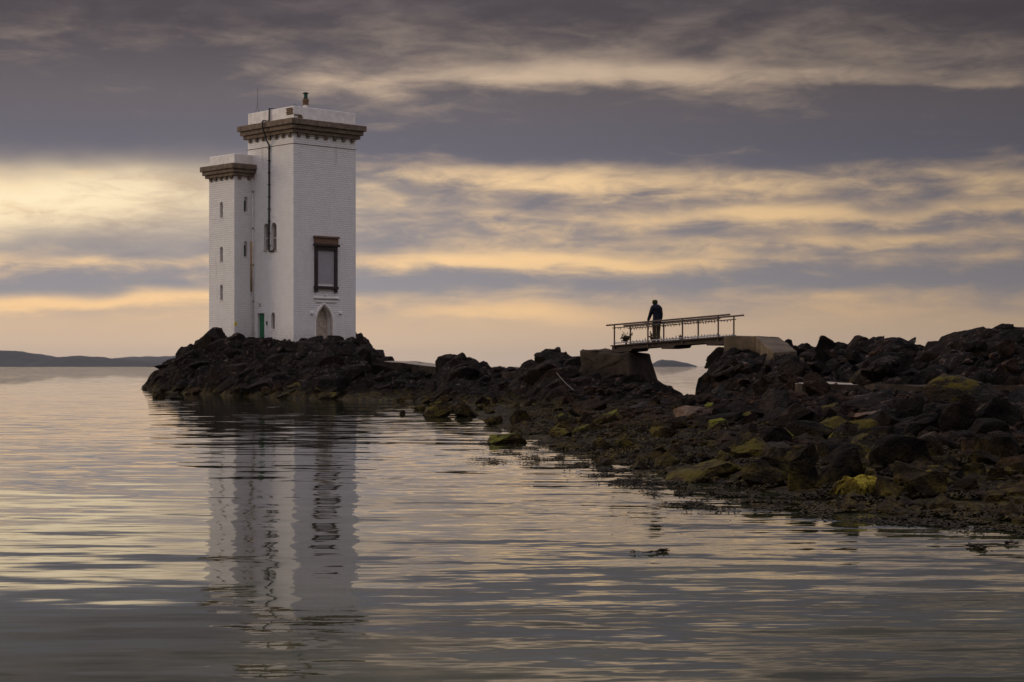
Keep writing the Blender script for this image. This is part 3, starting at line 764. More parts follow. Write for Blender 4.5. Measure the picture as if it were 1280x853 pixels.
# drain pipes in the angle between tower and turret
a_, z_ = onface(313.6, 302, 'R', TY); bm = bmesh.new(); tube(bm, [(a_, TY-.07, z_), (a_, TY-.07, z_-3.7)], .075, 8); from_bm('drain_pipe', bm, M['rust'], lh, True)
bm = bmesh.new(); tube(bm, [(-.08, TY-.12, tC3-.2), (-.08, TY-.12, -.3)], .045, 8)
dp = from_bm('down_pipe', bm, M['render'], lh, True)
for i in range(5): bm = bmesh.new(); tube(bm, [(-.08, TY-.12, 1.2+i*2.7), (-.08, TY-.12, 1.32+i*2.7)], .065, 8); from_bm('pipe_collar', bm, M['rust'], dp, True)
# lamp column above the door (small wall lamp)
a_, z_ = onface(325.5, 381, 'L', 0); bar('wall_lamp', 'L', 0, a_-.05, a_+.05, z_-.12, z_+.12, -.14, .0, M['stone_pale'], lh, .02)
# beacon
def lathe(bm, prof_, c, seg=14):
    rings = [[bm.verts.new((c[0]+r*math.cos(k*2*math.pi/seg), c[1]+r*math.sin(k*2*math.pi/seg), c[2]+z)) for k in range(seg)] for r, z in prof_]
    for q0, q1 in zip(rings, rings[1:]):
        for k in range(seg): bm.faces.new((q0[k], q0[(k+1) % seg], q1[(k+1) % seg], q1[k]))
    bm.faces.new(rings[0][::-1]); bm.faces.new(rings[-1])
bc = (1.9, 1.1, zC0+.25)
def beacon(name, pf, mat, parent):
    bm = bmesh.new(); lathe(bm, pf, bc); return from_bm(name, bm, mat, parent, False)
zb = zl(134, 128)-bc[2]
bcn = beacon('beacon', [(.20, 0), (.17, .05), (.17, zb+.30)], M['render'], lh)
beacon('beacon_collar', [(.24, zb+.30), (.24, zb+.40), (.2, zb+.43), (.2, zb+.52), (.26, zb+.56), (.26, zb+.66), (.2, zb+.70), (.2, zb+.78)], M['ebrick'], bcn)
beacon('lantern', [(.10, zb+.78), (.15, zb+.86), (.15, zb+1.02), (.10, zb+1.12)], M['lens'], bcn)
beacon('beacon_cap', [(.23, zb+1.12), (.22, zb+1.18), (.06, zb+1.25)], M['pipe'], bcn)
# aerial on a tripod, access hoop
ac = (.52, 5.15); zt0 = zC0+.25
bm = bmesh.new(); zj = zl(126, 130); zt1 = zl(107, 130)
tube(bm, [(ac[0], ac[1], zj-.15), (ac[0], ac[1], zt1)], [.022, .012], 6)
tube(bm, [(ac[0]-.12, ac[1], zt1-.18), (ac[0]+.12, ac[1], zt1-.18)], .012, 5)
an = from_bm('aerial', bm, M['metal'], lh)
for k_ in range(3):
    a_ = k_*2*math.pi/3+.4; bm = bmesh.new()
    tube(bm, [(ac[0], ac[1], zj), (ac[0]+.36*math.cos(a_), ac[1]+.36*math.sin(a_), zt0)], .016, 5); from_bm('tripod_leg', bm, M['metal'], an)
bm = bmesh.new(); hp = []
for i in range(9):
    a_ = math.pi*i/8; hp.append((.45, .45+.27*math.cos(a_), zP-.3+.5*max(0, math.sin(a_))**.5))
tube(bm, hp, .022, 5); from_bm('access_hoop', bm, M['metal'], lh)

# ------------------------------------------------------------------ footbridge
ax = Vector((.743, -.669, 0)); cr = Vector((.669, .743, 0)); B0 = Vector((4.17, 72.0, 0)); BW = 1.05; BAY = 5.15/3
def bz(t): return 2.46+(2.735-2.46)*t/5.15
M['wood'] = flat('dark_tarred_timber', (.045, .030, .024), .8, .4, 5., .25)
M['rail'] = flat('rusty_steel', (.070, .048, .036), .7, .4, 8., .35)
M['conc'] = flat('weathered_concrete', (.085, .062, .038), .9, .5, 1.6, .2)
M['conc_dark'] = flat('dark_concrete', (.032, .023, .016), .95, .55, 2.6, .12)  # dark brown concrete for the pier, wall block and path sides
M['conc_pale'] = flat('pale_concrete', (.24, .20, .15), .85, .35, 1.8, .25)
M['galv'] = flat('galvanised_strip', (.30, .31, .33), .5, .2, 6., .5)
br_ = empty('footbridge', B0+Vector((0, 0, bz(0))), math.atan2(ax.y, ax.x))
tag(br_, 'narrow dark footbridge with thin railings over the rocky gap', 'footbridge')
slope = (2.735-2.46)/5.15
def bl_(t, c_, h): return Vector((t, c_, slope*t+h))       # local point on the bridge
def slab(bm, t0, t1, c0, c1, h0, h1):
    vs = [bm.verts.new(bl_(t, c_, h)) for t in (t0, t1) for c_ in (c0, c1) for h in (h0, h1)]
    for f in ((0, 1, 3, 2), (4, 6, 7, 5), (0, 4, 5, 1), (2, 3, 7, 6), (0, 2, 6, 4), (1, 5, 7, 3)): bm.faces.new([vs[i] for i in f])
t0, t1 = -.15, 5.95
npl = 38; dpl = (t1-t0)/npl
bm = bmesh.new(); slab(bm, 0, dpl*.9, -.08, BW+.08, -.045, 0.); pm_ = from_bm('deck_plank', bm, M['wood'], br_); pm_.location = bl_(t0, 0, 0)
for i in range(1, npl):
    q = pm_.copy(); COL.objects.link(q); q.parent = br_; q.location = bl_(t0+i*dpl, 0, 0)
for c_ in (.02, BW-.12):
    bm = bmesh.new(); slab(bm, t0, t1-.1, c_, c_+.10, -.20, -.048); from_bm('beam', bm, M['wood'], br_)
for ta, tb in ((-.05, .95), (2.35, 3.1), (4.55, 5.7)):
    bm = bmesh.new(); slab(bm, ta, tb, -.03, BW+.03, -.30, -.203)
    for q in bm.verts:
        if q.co.z < slope*q.co.x-.25: q.co.x += (.09 if q.co.x < (ta+tb)/2 else -.09)
    from_bm('bearer', bm, M['wood'], br_)
for side, c_ in enumerate((.0, BW)):
    for k_ in range(4):
        bm = bmesh.new(); t = k_*BAY
        tube(bm, [bl_(t, c_, -.15), bl_(t, c_, .83)], .032, 6); from_bm('post', bm, M['rail'], br_)
    bm = bmesh.new(); o0, o1 = (-.42, 5.70) if side == 0 else (-.35, 5.62)
    tube(bm, [bl_(o0, c_, .83), bl_(o1, c_, .83)], .034, 6); from_bm('top_rail', bm, M['rail'], br_)
    bm = bmesh.new(); tube(bm, [bl_(-.1, c_, .70), bl_(5.25, c_, .70)], .02, 6)
    rl = from_bm('middle_rail', bm, M['rail'], br_)
    bm = bmesh.new()
    for i in range(36):
        t = .05+i*.145+rng.uniform(-.03, .03); l_ = rng.uniform(.03, .075)
        box(bm, bl_(t, c_, .68-l_)-Vector((.012, .012, 0)), bl_(t, c_, .685)+Vector((.012, .012, 0)))
    from_bm('mesh_remnants', bm, M['rail'], rl)
    bm = bmesh.new(); tube(bm, [bl_(-.05, c_, .075), bl_(5.25, c_, .075)], .022, 6); lr = from_bm('bottom_rail', bm, M['galv'], br_)
    bm = bmesh.new()
    for i in range(34):
        t = .05+i*.153+rng.uniform(-.03, .03); l_ = rng.choice((.04, .05, .06, .10))
        box(bm, bl_(t, c_, .08)-Vector((.012, .012, 0)), bl_(t, c_, .08+l_)+Vector((.012, .012, 0)))
    from_bm('mesh_remnants', bm, M['rail'], lr)

# dry plants at the foot of the railing
M['twig'] = flat('dry_plant', (.045, .034, .020), .9, .4, 9., .1)
def dry_plant(loc, h, nst, label, seed):
    rg = random.Random(seed); e_ = empty('dry_plant', loc); tag(e_, label, 'plant', 'dry plants along the footbridge')
    bs, bl2 = bmesh.new(), bmesh.new()
    for i in range(nst):
        a_ = rg.uniform(0, 6.28); r_ = rg.uniform(.05, .55)*h; hh = h*rg.uniform(.55, 1.)
        p1 = Vector((math.cos(a_)*r_*.4, math.sin(a_)*r_*.4, hh*.55)); p2 = Vector((math.cos(a_)*r_, math.sin(a_)*r_, hh))
        tube(bs, [(0, 0, -.02), p1, p2], [.010, .007, .003], 4)
        for k in range(9):
            t = rg.uniform(.5, 1.05); p = (p1*t*2 if t < .5 else p1.lerp(p2, t*2-1)); p = p+Vector([rg.uniform(-.05, .05) for _ in range(3)])
            d = Vector([rg.uniform(-1, 1) for _ in range(3)]).normalized()*rg.uniform(.03, .065); s_ = d.orthogonal()*.5
            bl2.faces.new([bl2.verts.new(q) for q in (p-d, p+s_, p+d, p-s_)])
    from_bm('stem', bs, M['twig'], e_); from_bm('foliage', bl2, M['twig'], e_)
def bw(t, c_, h=0.): return B0+ax*t+cr*c_+Vector((0, 0, bz(0)+slope*t+h))
dry_plant(bw(-.02, .80), .52, 22, 'bushiest dry plant on the footbridge deck, beside its left end post', 1)
dry_plant(bw(1.25, .93), .44, 12, 'thin upright dry plant on the footbridge just left of the person', 2)
dry_plant(bw(2.62, .93), .30, 5, 'small sparse dry plant on the footbridge right of the person', 3)

# piers and path
def loft(name, base, top, z0, z1, mat, parent=None, bev=.03, jit=.035):
    """block with a (possibly sloping) quadrilateral top; z values per corner allowed"""
    bm = bmesh.new(); zz0 = z0 if isinstance(z0, (list, tuple)) else [z0]*4; zz1 = z1 if isinstance(z1, (list, tuple)) else [z1]*4
    a_ = [bm.verts.new((p[0], p[1], q)) for p, q in zip(base, zz0)]; b2 = [bm.verts.new((p[0], p[1], q)) for p, q in zip(top, zz1)]
    for i in range(4): bm.faces.new((a_[i], a_[(i+1) % 4], b2[(i+1) % 4], b2[i]))
    bm.faces.new(a_[::-1]); bm.faces.new(b2)
    bmesh.ops.recalc_face_normals(bm, faces=bm.faces)
    bmesh.ops.bevel(bm, geom=bm.edges[:], offset=bev, segments=1, affect='EDGES')
    bmesh.ops.triangulate(bm, faces=bm.faces)
    for _ in range(3): bmesh.ops.subdivide_edges(bm, edges=[e_ for e_ in bm.edges if e_.calc_length() > .35], cuts=1)
    for q in bm.verts: q.co += mnoise.noise_vector(q.co*1.6)*jit
    return from_bm(name, bm, mat, parent)
def quad(t0, t1, c0, c1): return [(B0+ax*t+cr*c_)[:2] for t, c_ in ((t0, c0), (t1, c0), (t1, c1), (t0, c1))]
pr_ = loft('pier', quad(-.9, 1.25, -.35, BW+.35), quad(-.75, .86, -.22, BW+.22), .7, 2.17, M['conc_dark'], None, .06, .12)
tag(pr_, 'battered concrete pier carrying the left end of the footbridge', 'pier')
wq = [px(726, 460, 74.5), px(767, 460, 72.5), px(772, 460, 74.5), px(731, 460, 76.5)]
cw = loft('causeway_wall', [p[:2] for p in wq], [p[:2] for p in wq], .7, 2.28, M['conc_dark'], None, .06, .12); tag(cw, 'brown concrete wall block left of the footbridge pier', 'wall')
# right abutment: level landing, then a ramp that comes down towards the viewer, then steps
e0 = B0+ax*5.55
L0, L1, L2, L3 = [Vector((p.x, p.y, 0)) for p in (e0-cr*.25, e0+ax*1.5-cr*.25, e0+ax*1.5+cr*1.4, e0+cr*1.4)]
zt_ = bz(5.6)-.02
ab = empty('abutment', (e0.x, e0.y, 1.2)); tag(ab, 'sloping concrete ramp at the right end of the footbridge', 'ramp')
def rel(ps): return [(p[0]-e0.x, p[1]-e0.y) for p in ps]
loft('landing', rel([L0, L1, L2, L3]), rel([L0, L1, L2, L3]), -.7, zt_-1.2, M['conc'], ab)
Q0, Q1 = px(967, 441, 63.6), px(997, 439, 65.0)
loft('ramp', rel([L1, Q0, Q1, L2]), rel([L1, Q0, Q1, L2]), -.7, [zt_-1.205, Q0.z-1.2, Q1.z-1.2, zt_-1.205], M['conc'], ab)
s_dir = Vector((.55, -.83, 0))
for k_ in range(3):
    A0, A1 = Q0+s_dir*(.36*k_+.01), Q1+s_dir*(.36*k_+.01)
    loft('step', rel([A0, A0+s_dir*.36, A1+s_dir*.36, A1]), rel([A0, A0+s_dir*.36, A1+s_dir*.36, A1]), -.8, Q0.z-1.2-.17*(k_+1), M['conc_pale'] if k_ == 1 else M['conc'], ab, .015)
def path_strip(name, pts, wd, th, label, mat):
    """thick slab path: pts are world points along its viewer-side edge"""
    bm = bmesh.new(); P_ = []
    for i, p in enumerate(pts):
        t = (pts[min(i+1, len(pts)-1)]-pts[max(i-1, 0)]); t.z = 0; t.normalize(); nrm_ = Vector((-t.y, t.x, 0))
        if nrm_.y < 0: nrm_ = -nrm_
        f_, b2 = p, p+nrm_*wd
        P_.append([bm.verts.new(f_), bm.verts.new(b2), bm.verts.new(b2-Vector((0, 0, th))), bm.verts.new(f_-Vector((0, 0, th)))])
    for q0, q1 in zip(P_, P_[1:]):
        for k in range(4): bm.faces.new((q0[k], q0[(k+1) % 4], q1[(k+1) % 4], q1[k]))
    bm.faces.new(P_[0]); bm.faces.new(P_[-1][::-1])
    bmesh.ops.subdivide_edges(bm, edges=bm.edges[:], cuts=3, use_grid_fill=True)
    for q in bm.verts: q.co += mnoise.noise_vector(q.co*1.3)*Vector((.10, .10, .045))
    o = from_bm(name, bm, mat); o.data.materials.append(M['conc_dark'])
    for f in o.data.polygons: f.material_index = 0 if f.normal.z > .6 else 1  # upward faces pale, all other faces dark concrete
    tag(o, label, None, None, 'structure')
def pz_(x, y, z): return px(x, y, (CAMH-z)*F/(y-HOR))
path_strip('path', [Vector(((x-640)/F*d, d, 1.10)) for x, d in ((1054, 54.5), (1062, 52.2), (1073, 50), (1086, 48.5), (1102, 47.4), (1120, 46.6), (1150, 46.0), (1190, 46.0), (1235, 45.5), (1300, 44.6), (1400, 43.5))], 1.6, .5, 'pale concrete path across the headland behind the big boulder', M['conc_pale'])
path_strip('path', [px(478, 451.5, 104), px(500, 453.5, 103), px(526, 457, 101), px(545, 459, 98.5)], 2.2, .5, 'pale concrete path end beside the lighthouse rocks', M['conc_pale'])
path_strip('path', [px(626, 465.5, 88), px(648, 465, 86), px(668, 464, 83), px(690, 462, 80), px(714, 459.5, 77), px(730, 457.5, 75)], 1.6, .7, 'pale concrete path along the causeway to the pier', M['conc_pale'])
# rope
M['rope'] = flat('pale_rope', (.10, .085, .07), .8, .2, 9., .2)
rp = [hit(696, 468), hit(717, 488)]
bm = bmesh.new(); rpts = []
for i in range(9):
    t = i/8; rpts.append(px(696+21*t, 466.5+21*t+3.*math.sin(t*math.pi)*.5, rp[0].y*(1-t)+rp[1].y*t-.35))
tube(bm, rpts, .015, 6); tag(from_bm('rope', bm, M['rope'], None, True), 'pale rope hanging down the dark causeway rocks', 'rope')

# ------------------------------------------------------------------ person on the bridge
def skinned(name, verts, edges, radii, mat, parent, root=0, sub=2):
    me = bpy.data.meshes.new(name); me.from_pydata([tuple(p) for p in verts], edges, [])
    o = link(name, me, None)
    sk = o.modifiers.new('s', 'SKIN'); sk.use_smooth_shade = True
    for i, r_ in enumerate(radii):
        q = me.skin_vertices[0].data[i]; q.radius = r_ if isinstance(r_, tuple) else (r_, r_); q.use_root = (i == root)
    o.modifiers.new('u', 'SUBSURF').levels = sub
    dg = bpy.context.evaluated_depsgraph_get(); nm = bpy.data.meshes.new_from_object(o.evaluated_get(dg))
    o.modifiers.clear(); o.data = nm; nm.materials.clear(); nm.materials.append(mat); nm.shade_smooth()
    o.parent = parent
    return o
M['skin'] = flat('skin', (.30, .18, .13), .6, .1, 8., .3)
M['jacket'] = flat('navy_jacket', (.010, .012, .022), .85, .3, 12., .15)
M['trouser'] = flat('khaki_trousers', (.060, .046, .026), .9, .25, 12., .1)
M['hat'] = flat('olive_hat', (.030, .034, .012), .95, .3, 20., .1)
M['boot'] = flat('dark_boots', (.018, .014, .012), .7, .2, 12., .2)
PT, PC = 1.50, .70
pl = bw(PT, PC)+Vector((.08, 0, 0))
pe = empty('person', pl, math.radians(9)); tag(pe, 'person in dark jacket, khaki trousers and olive hat standing on the footbridge, seen from behind', 'person')
hl = pl
far_rail = lambda t: bw(t, BW, .865)
handw = far_rail(.86); R3 = Matrix.Rotation(-math.radians(9), 3, 'Z'); hand = R3 @ (handw-pl)
V3 = Vector
#  local frame: +y looks away from the camera, -x is the left hand
bv_ = [V3((.03, 0, .95)), V3((.025, .01, 1.12)), V3((.01, .03, 1.30)), V3((0, .04, 1.44)), V3((-.02, .07, 1.52)), V3((-.03, .10, 1.60)), V3((-.035, .105, 1.68)),   # 0-6 spine, neck, head
       V3((-.155, -.01, 1.42)), V3((-.225, .03, 1.17)), V3((hand.x+.03, hand.y-.03, hand.z+.06)), V3((hand.x, hand.y, hand.z+.01)),      # 7-10 left arm
       V3((.155, -.01, 1.42)), V3((.20, -.02, 1.14)), V3((.20, .06, .90)), V3((.18, .08, .83)),                                        # 11-14 right arm
       V3((-.085, 0, .88)), V3((-.075, .01, .48)), V3((-.07, -.01, .10)), V3((-.08, .13, .045)),
       V3((.11, 0, .88)), V3((.10, .05, .48)), V3((.075, -.04, .10)), V3((.09, .10, .045))]
be = [(0, 1), (1, 2), (2, 3), (3, 4), (4, 5), (5, 6), (3, 7), (7, 8), (8, 9), (9, 10), (3, 11), (11, 12), (12, 13), (13, 14), (0, 15), (15, 16), (16, 17), (17, 18), (0, 19), (19, 20), (20, 21), (21, 22)]
brd = [(.14, .10), (.135, .095), (.145, .10), (.12, .09), .052, .078, .08, .062, .05, .035, .03, .062, .05, .035, .03, .085, .058, .042, .035, .085, .058, .042, .035]
skinned('body', bv_, be, brd, M['skin'], pe)
jv = [bv_[0]+V3((0, 0, -.12)), bv_[0], bv_[1], bv_[2], bv_[3], bv_[4]+V3((0, -.02, .06)), bv_[7], bv_[8], bv_[9].lerp(bv_[8], .12), bv_[11], bv_[12], bv_[13].lerp(bv_[12], .1)]
skinned('jacket', jv, [(0, 1), (1, 2), (2, 3), (3, 4), (4, 5), (4, 6), (6, 7), (7, 8), (4, 9), (9, 10), (10, 11)],
        [(.18, .14), (.19, .15), (.185, .145), (.19, .15), (.16, .12), .098, .10, .085, .06, .10, .085, .062], M['jacket'], pe, 1)
tv = [bv_[0], bv_[15], bv_[16], V3((-.07, -.01, .07)), bv_[19], bv_[20], V3((.075, -.04, .07))]
skinned('trousers', tv, [(0, 1), (1, 2), (2, 3), (0, 4), (4, 5), (5, 6)], [(.15, .115), .105, .085, .075, .105, .085, .075], M['trouser'], pe)
for s_, p in ((-1, bv_[17]), (1, bv_[21])):
    skinned('boot', [V3((p.x, p.y-.03, .055)), V3((p.x+.005*s_, p.y+.08, .05)), V3((p.x+.012*s_, p.y+.18, .04)), V3((p.x, p.y-.01, .16))], [(0, 1), (1, 2), (0, 3)], [.055, .052, .04, .058], M['boot'], pe)
skinned('hat', [V3((-.024, .06, 1.545)), V3((-.03, .08, 1.62)), V3((-.034, .09, 1.70)), V3((-.035, .09, 1.755))], [(0, 1), (1, 2), (2, 3)], [(.10, .10), (.122, .125), (.122, .125), (.08, .085)], M['hat'], pe)
def fingers(base, dirn, side, mat, palm_up=False):
    up_ = V3((0, 0, 1)); sd = dirn.cross(up_).normalized()
    for i in range(4):
        l_ = (.075, .085, .08, .062)[i]; b_ = base+sd*((i-1.5)*.019)+dirn*.03
        bm_pts = [b_, b_+dirn*l_*.5+V3((0, 0, .006)), b_+dirn*l_*.85-V3((0, 0, .025)), b_+dirn*l_*.8-V3((0, 0, .05))]
        bm = bmesh.new(); tube(bm, bm_pts, [.010, .0095, .009, .007], 6); from_bm('finger', bm, mat, pe, True)
    bm = bmesh.new(); tb = base+sd*side*.035; tube(bm, [tb, tb+dirn*.035+sd*side*.02, tb+dirn*.05-V3((0, 0, .035))+sd*side*.018], [.012, .0105, .008], 6); from_bm('thumb', bm, mat, pe, True)
fingers(hand+V3((0, 0, .012)), V3((-.35, .9, 0)).normalized(), 1, M['skin'])
fingers(bv_[14], V3((.0, .35, -.94)).normalized(), -1, M['skin'])

# ------------------------------------------------------------------ boulders
def boulder_mesh(seed, squash=(1, 1, .7), cuts=11, rough=.20, sub=4):
    rg = random.Random(seed); bm = bmesh.new(); bmesh.ops.create_icosphere(bm, subdivisions=sub, radius=1.)
    planes = []
    for i in range(cuts):
        nrm_ = Vector((rg.gauss(0, 1), rg.gauss(0, 1), rg.gauss(0, .9))).normalized(); planes.append((nrm_, rg.uniform(.40, .78)))
    off = Vector((seed*3.7, seed*1.3, 0))
    for q in bm.verts:
        p = q.co.copy()
        for nrm_, d in planes:
            k = p.dot(nrm_)
            if k > d: p -= nrm_*(k-d)*.97
        r_ = 1+rough*mnoise.fractal(p*1.4+off, 1., 2., 4)+rough*.30*mnoise.fractal(p*6+off, 1., 2., 3)
        p *= r_; q.co = Vector((p.x*squash[0], p.y*squash[1], p.z*squash[2]))
    zmax = max(q.co.z for q in bm.verts); xm = max(abs(q.co.x) for q in bm.verts)
    for q in bm.verts: q.co = Vector((q.co.x/xm*.5, q.co.y/xm*.5, q.co.z/zmax*.5))      # unit: 1 wide; top at .5
    me = bpy.data.meshes.new('boulder'); bm.to_mesh(me); bm.free()
    return me
BM = [boulder_mesh(i+1, (1, .85+.3*((i*7) % 5)/5, .7), 15+i % 6, .09+.03*(i % 4)) for i in range(14)]
cache = {}
def bmesh_for(i, mat):
    k = (i % len(BM), mat)
    if k not in cache:
        me = BM[k[0]].copy(); me.materials.clear(); me.materials.append(M[mat]); cache[k] = me
    return cache[k]
rb = random.Random(77)
def boulder(x, ytop, ybase, wpx, mat, label, group=None, tilt=0., name='boulder', ratio=.8):
    p = hit(x, ybase); d = p.y+.15; wd = wpx/F*d; hh = max((ybase-ytop)/F*d, .06)
    o = bpy.data.objects.new(name, bmesh_for(rb.randrange(99), mat)); COL.objects.link(o)
    sink = .22
    hz = hh*1.25
    o.scale = (wd, wd*ratio, hz*1.15)
    o.location = (p.x, d+wd*ratio*.3, p.z+hh-hz*1.15*.5+.0)
    o.rotation_euler = (rb.uniform(-.12, .12), tilt+rb.uniform(-.08, .08), rb.choice((0, math.pi))+rb.uniform(-.35, .35))
    tag(o, label, 'boulder' if name == 'boulder' else 'rock', group)
    return o
NOTABLE = [
 (1075, 595, 626, 60, 'rock_weed', 'bright yellow seaweed covered boulder at the water edge, lower right', 0),
 (1197, 469, 508, 76, 'rock_olive', 'big rounded olive grey boulder in front of the pale path', 0),
 (1232, 480, 506, 40, 'rock_grey', 'grey boulder leaning on the right side of the big rounded olive boulder', 0),
 (873, 508, 527, 64, 'rock_pale', 'pale pinkish brown rock among dark boulders below the footbridge', .1),
 (764, 513, 530, 36, 'rock_green', 'boulder with a bright green side, left end of the boulder shore', 0),
 (711, 516, 532, 26, 'rock_green', 'dark boulder with bright green foot at the left tip of the shore', 0),
 (742, 499, 514, 54, 'rock_brown', 'long dark slab tilted up to the right at the foot of the pier mound', -.12),
 (799, 502, 514, 24, 'rock_grey', 'small grey block below the pier mound', 0),
 (971, 485, 522, 44, 'rock_grey', 'large pale topped grey boulder below the concrete ramp', 0),
 (900, 481, 496, 20, 'rock_grey', 'rounded grey boulder at the foot of the rock face under the bridge', 0),
 (952, 472, 496, 22, 'rock_brown', 'upright brown boulder on the slope below the concrete ramp', 0),
 (986, 537, 552, 30, 'rock_green', 'yellow green topped boulder in the middle of the shore', 0),
 (912, 539, 553, 30, 'rock_grey', 'flat grey boulder with a green left end, middle of the shore', 0),
 (936, 549, 562, 28, 'rock_green', 'low boulder with a green crest left of the slanting dark rocks', 0),
 (892, 579, 603, 106, 'rock_olive', 'long olive slab at the water edge with yellow weed on its left end', -.06),
 (803, 576, 589, 30, 'rock_grey', 'smooth rounded grey boulder half sunk in the shallows', 0),
 (757, 572, 582, 26, 'rock_grey', 'low pale grey boulder half sunk left of the smooth rounded one', 0),
 (781, 550, 564, 42, 'rock_olive', 'olive weed covered mound in the shallows', 0),
 (636, 542, 555, 48, 'rock_green', 'lone low rock with a green top standing in the water', 0),
 (655, 512, 530, 38, 'rock', 'dark blocky boulder at the water below the causeway', 0),
 (546, 507, 522, 38, 'rock_olive', 'olive brown boulder at the waterline left of the causeway', 0),
 (581, 505, 522, 38, 'rock', 'dark boulder right beside the olive brown one at the waterline', 0),
 (619, 520, 531, 30, 'rock_brown', 'low brown rock awash in front of the causeway', 0),
 (1060, 557, 610, 66, 'rock', 'pointed black boulder leaning left above the yellow seaweed boulder', .25),
 (1142, 545, 588, 104, 'rock', 'broad black boulder right of the pointed one', .05),
 (1248, 549, 570, 42, 'rock_olive', 'boulder with a yellow olive top near the right edge', 0),
 (1214, 551, 563, 22, 'rock_pale', 'small pale boulder beside the olive topped one near the right edge', 0),
 (1048, 540, 555, 20, 'rock_green', 'small green boulder on top of the slanting dark rocks', 0),
 (1046, 521, 541, 54, 'rock_olive', 'flat olive boulder left of the pale tan ledge', 0),
 (1094, 514, 529, 52, 'rock_pale', 'pale tan ledge rock sloping down to the left', -.15),
 (1116, 599, 628, 42, 'rock_brown', 'smooth brown boulder right of the yellow seaweed boulder', 0),
 (1162, 590, 625, 54, 'rock', 'black weed hung boulder at the water edge, lower right', 0),
 (1215, 594, 622, 42, 'rock', 'black flat topped boulder right of the weed hung one', 0),
 (1250, 585, 604, 34, 'rock_brown', 'reddish brown boulder near the right edge', 0),
 (1221, 583, 594, 9, 'rock_pale', 'tiny pale upright stone between black boulders at the right', 0),
 (1073, 464, 481, 20, 'rock_olive', 'lichened boulder at the left end of the pale path', 0),
 (1023, 466, 495, 38, 'rock_brown', 'tan brown boulder left of the pale path', .15),
 (988, 424, 436, 16, 'rock', 'round black boulder on the skyline behind the ramp', 0),
 (1001, 552, 600, 44, 'rock', 'slanting dark slab leaning right in the middle of the shore', -.5),
 (1010, 575, 612, 50, 'rock', 'dark slab at the foot of the slanting one', -.35),
 (846, 520, 537, 44, 'rock_brown', 'brown boulder just left below the pale pinkish rock', 0),
 (935, 515, 528, 30, 'rock_olive', 'olive boulder right of the pale pinkish rock', 0),
 (829, 534, 548, 36, 'rock_olive', 'olive boulder in the middle of the weedy flat', 0),
 (702, 536, 548, 34, 'rock_olive', 'weedy boulder at the left edge of the weedy flat', 0),
 (1265, 540, 575, 50, 'rock', 'black boulder cut by the right edge of the picture', 0),
]
for x, yt, yb, wd, mt, lb, tl in NOTABLE: boulder(x, yt, yb, wd, mt, lb, None, tl)
yo = [o for o in bpy.data.objects if o.get('label', '').startswith('bright yellow seaweed')][0]
yo.data = boulder_mesh(58, (1, .9, .7), 6, .30); yo.data.materials.append(M['rock_weed']); yo.rotation_euler = (0, .12, 0)
ZONES = [  # count, x range, y range (base), width range px, label, group, materials
 (46, (700, 960), (506, 585), (14, 34), 3, 'on the weedy shore', 'boulders on the low weedy shore', ('rock', 'rock_brown', 'rock_olive', 'rock_brown', 'rock_grey', 'rock_green')),
 (52, (930, 1275), (505, 612), (26, 72), 3, 'on the right shore', 'boulders on the right shore', ('rock', 'rock', 'rock_brown', 'rock', 'rock_olive', 'rock_grey')),
 (30, (880, 1060), (452, 510), (12, 28), 2, 'below the ramp', 'boulders on the slope below the ramp', ('rock', 'rock_brown', 'rock_grey', 'rock_brown')),
 (22, (1070, 1280), (490, 512), (14, 34), 2, 'under the path', 'boulders below the path', ('rock', 'rock_brown', 'rock_grey')),
 (26, (500, 730), (500, 520), (10, 28), 2, 'at the causeway waterline', 'boulders along the causeway waterline', ('rock', 'rock_brown', 'rock_olive', 'rock')),
 (20, (985, 1275), (432, 470), (12, 34), 1, 'on the headland', 'boulders on the headland', ('rock', 'rock', 'rock_brown')),
 (16, (195, 470), (486, 500), (10, 26), 1, 'along the islet waterline', 'boulders along the islet waterline', ('rock', 'rock_brown', 'rock_olive')),
]
ORD = 'leftmost,second from the left,third from the left,fourth from the left,fifth from the left,sixth from the left,seventh from the left,eighth from the left,ninth from the left,tenth from the left,eleventh from the left,twelfth from the left,thirteenth from the left,fourteenth from the left,fifteenth from the left,sixteenth from the left,seventeenth from the left,eighteenth from the left,nineteenth from the left,twentieth from the left'.split(',')
HUE = dict(rock='black', rock_brown='brown', rock_grey='grey', rock_olive='olive', rock_green='green topped')
for cnt, xr, yr, wr, nrow, place, gp, mats in ZONES:
    k_ = 0; tries = 0; got = []
    while k_ < cnt and tries < cnt*20:
        tries += 1
        x = rb.uniform(*xr); y = rb.uniform(*yr)
        wlx = np.interp(x, WLX, WLY)
        if x > 590 and y > wlx-3: continue
        wd = rb.uniform(*wr)*(.8 if y < 520 else 1.); mt = rb.choice(mats)
        o = boulder(x, y-wd*rb.uniform(.32, .62), y, wd, mt, None, gp, rb.uniform(-.3, .3)); k_ += 1
        got.append((y, x, mt, o))
    got.sort(key=lambda q: -q[0]); per_ = math.ceil(len(got)/nrow)
    for r_ in range(nrow):
        row = sorted(got[r_*per_:(r_+1)*per_], key=lambda q: q[1])
        rw = ('row ', ) if nrow == 1 else (('near row ', 'far row ') if nrow == 2 else ('nearest row ', 'middle row ', 'farthest row '))
        for i, (y, x, mt, o) in enumerate(row):
            o['label'] = f"{HUE[mt]} boulder, {'rightmost' if i == len(row)-1 else ORD[i]} in the {rw[r_]}{place}"

